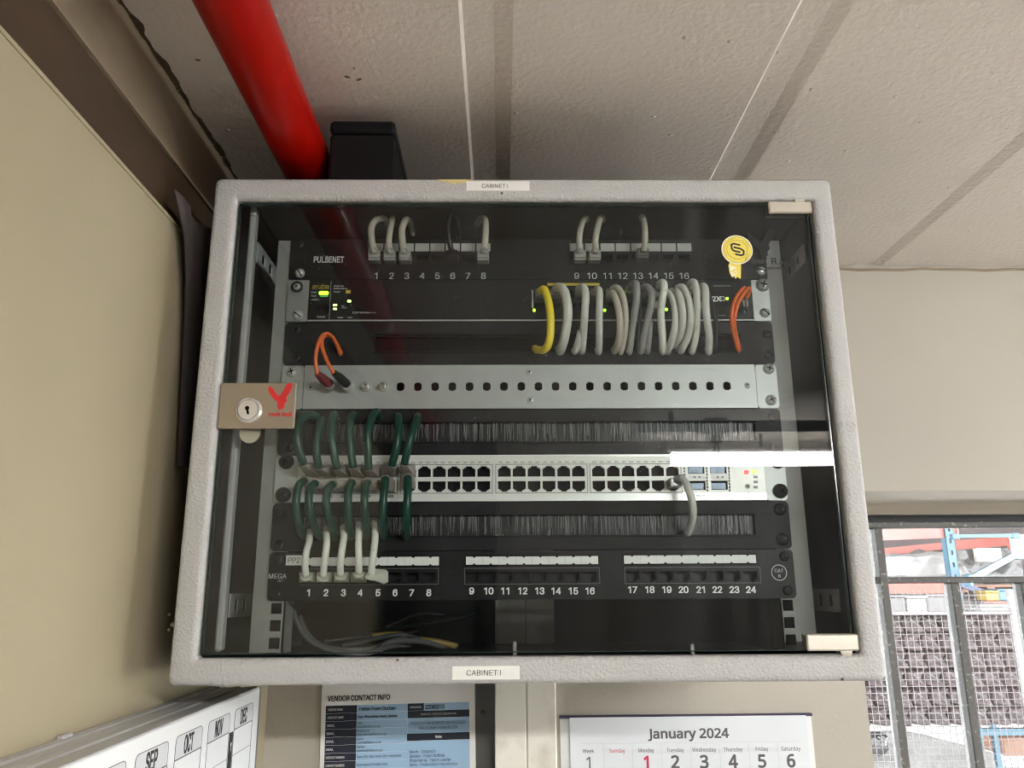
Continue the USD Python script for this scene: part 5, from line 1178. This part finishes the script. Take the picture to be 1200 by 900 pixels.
# stack of mauve film-wrapped sacks, row on row
DSK = 6.6; a, b = W(1000, 852, DSK), W(1196, 720, DSK)
nr, nc = 6, 15; rown = ['bottom', 'second lowest', 'third lowest', 'third highest', 'second highest', 'top']; hs, ws = (b[2]-a[2])/nr, .155
proto = None
base_sack = bx(-.5, .5, -.5, .5, -.5, .5, .12)
for _ in range(2): base_sack = base_sack.subdivide()
for r_ in range(nr):
    for c_ in range(nc):
        x = a[0]+ws*(c_-3.5)+.03*(r_ % 2); z = a[2]+hs*(r_+.5)
        if proto is None:
            q = base_sack.copy(); v = np.array(q.vertices); n_ = v/np.linalg.norm(v, axis=1, keepdims=True)
            v += n_*((meshkit.fbm(v*2.2, 3, 11)-.5)*.35)[:, None]; q.vertices = v*[ws*.94, .46, hs*.96]
            sk = thing('mauve_sack', 'mauve film-wrapped sack in the bottom row of the stack behind the wire fence', 'sack', (x, DSK+.25, z-hs/2), group='mauve sacks stacked behind the wire fence')
            q.apply_translation([x, DSK+.25, z]); part(sk, 'sack', q, 'sack_mauve', smooth=True); proto = sk
            vv = hull([(x+sx*.01+dx, DSK-.0, z+dz) for sx in (-1, 1) for dx, dz in ((-.03, .035), (.03, -.03))]+[(x, DSK-.02, z)])
            part(sk, 'film_fold', vv, 'box_grey')
        else:
            xf = UsdGeom.Xform.Define(stage, numbered('/World/mauve_sack')); xf.AddTranslateOp().Set(Gf.Vec3d(x, DSK+.25+float(rng.uniform(-.02, .02)), z-hs/2)); xf.AddRotateZOp().Set(float(rng.uniform(-2, 2)))
            pr = xf.GetPrim(); pr.GetReferences().AddInternalReference(proto.prim.GetPath()); pr.SetInstanceable(True)
            tag(pr, label=f'mauve film-wrapped sack in the {rown[r_]} row of the stack behind the wire fence', category='sack', group='mauve sacks stacked behind the wire fence')
# wire fence
DFN = 5.6; a, b = W(890, 935, DFN), W(1330, 690, DFN)
wf_ = thing('wire_fence', 'welded wire mesh fence panel in front of the stacked sacks', 'fence', ((a[0]+b[0])/2, DFN, a[2]))
ws_ = .0415; m_ = []
for x in np.arange(a[0], b[0], ws_): m_.append(bx(x-.0016, x+.0016, DFN-.0016, DFN+.0016, a[2], b[2]))
for z in np.arange(a[2], b[2], ws_): m_.append(bx(a[0], b[0], DFN+.0010, DFN+.0040, z-.0016, z+.0016))
part(wf_, 'mesh_wires', m_, 'mesh_wire', kind='stuff')
for (u, v) in ((1000, 719),): 
    z = W(u, v, DFN)[2]; part(wf_, 'rail', bx(a[0], b[0], DFN-.012, DFN+.012, z-.010, z+.010, .002), 'mesh_wire')
xr = W(1194, 760, DFN)[0]; part(wf_, 'post', bx(xr-.02, xr+.02, DFN-.02, DFN+.02, a[2], b[2], .003), 'tray_white', label='white fence post')
beam(W(1142, 857.5, 6.9), W(1210, 857, 6.9), .06, .05, 'rack_blue', 'pale blue beam low at the right of the window')
# white sheet on the floor, hose, black bag
a, b = W(1010, 880, 7.5), W(1168, 856, 7.5)
V = [W(u, v, D) for u, v, D in ((1005, 856, 6.4), (1060, 856, 6.4), (1085, 864, 6.3), (1166, 880, 6.2), (1170, 920, 5.9), (1005, 920, 5.9))]
fp = np.array(V); 
lo = fp.copy(); lo[:, 1] += .15; lo[:, 2] -= .2
t = thing('dust_sheet', 'white crumpled sheet spread low behind the window bars', 'sheet', fp.mean(0)); q = hull(np.vstack([fp, lo]))
for _ in range(3): q = q.subdivide()
v = np.array(q.vertices); v += ((meshkit.fbm(v*4, 3, 21)-.5)*.1)[:, None]*np.array([0, -1, .6]); q.vertices = v
part(t, 'cloth', q, 'wrap_white', smooth=True)
c = W(1028, 872, 6.0); q = trimesh.creation.icosphere(3, .085); v = np.array(q.vertices); v *= (1+.5*(meshkit.fbm(v*14, 3, 5)-.5))[:, None]; q.vertices = v*[1, .8, .95]+c
t = thing('black_bag', 'small black bag by the wall end at the lower left of the window', 'bag', (c[0], c[1], c[2]-.08)); part(t, 'bag', q, 'wrap_dark', smooth=True)
part(t, 'knot', lathe([(.0, .0), (.02, .01), (.012, .04), (.02, .05), (0, .05)], c[0], c[1]-.05, c[2]+.05, 10), 'wrap_dark')
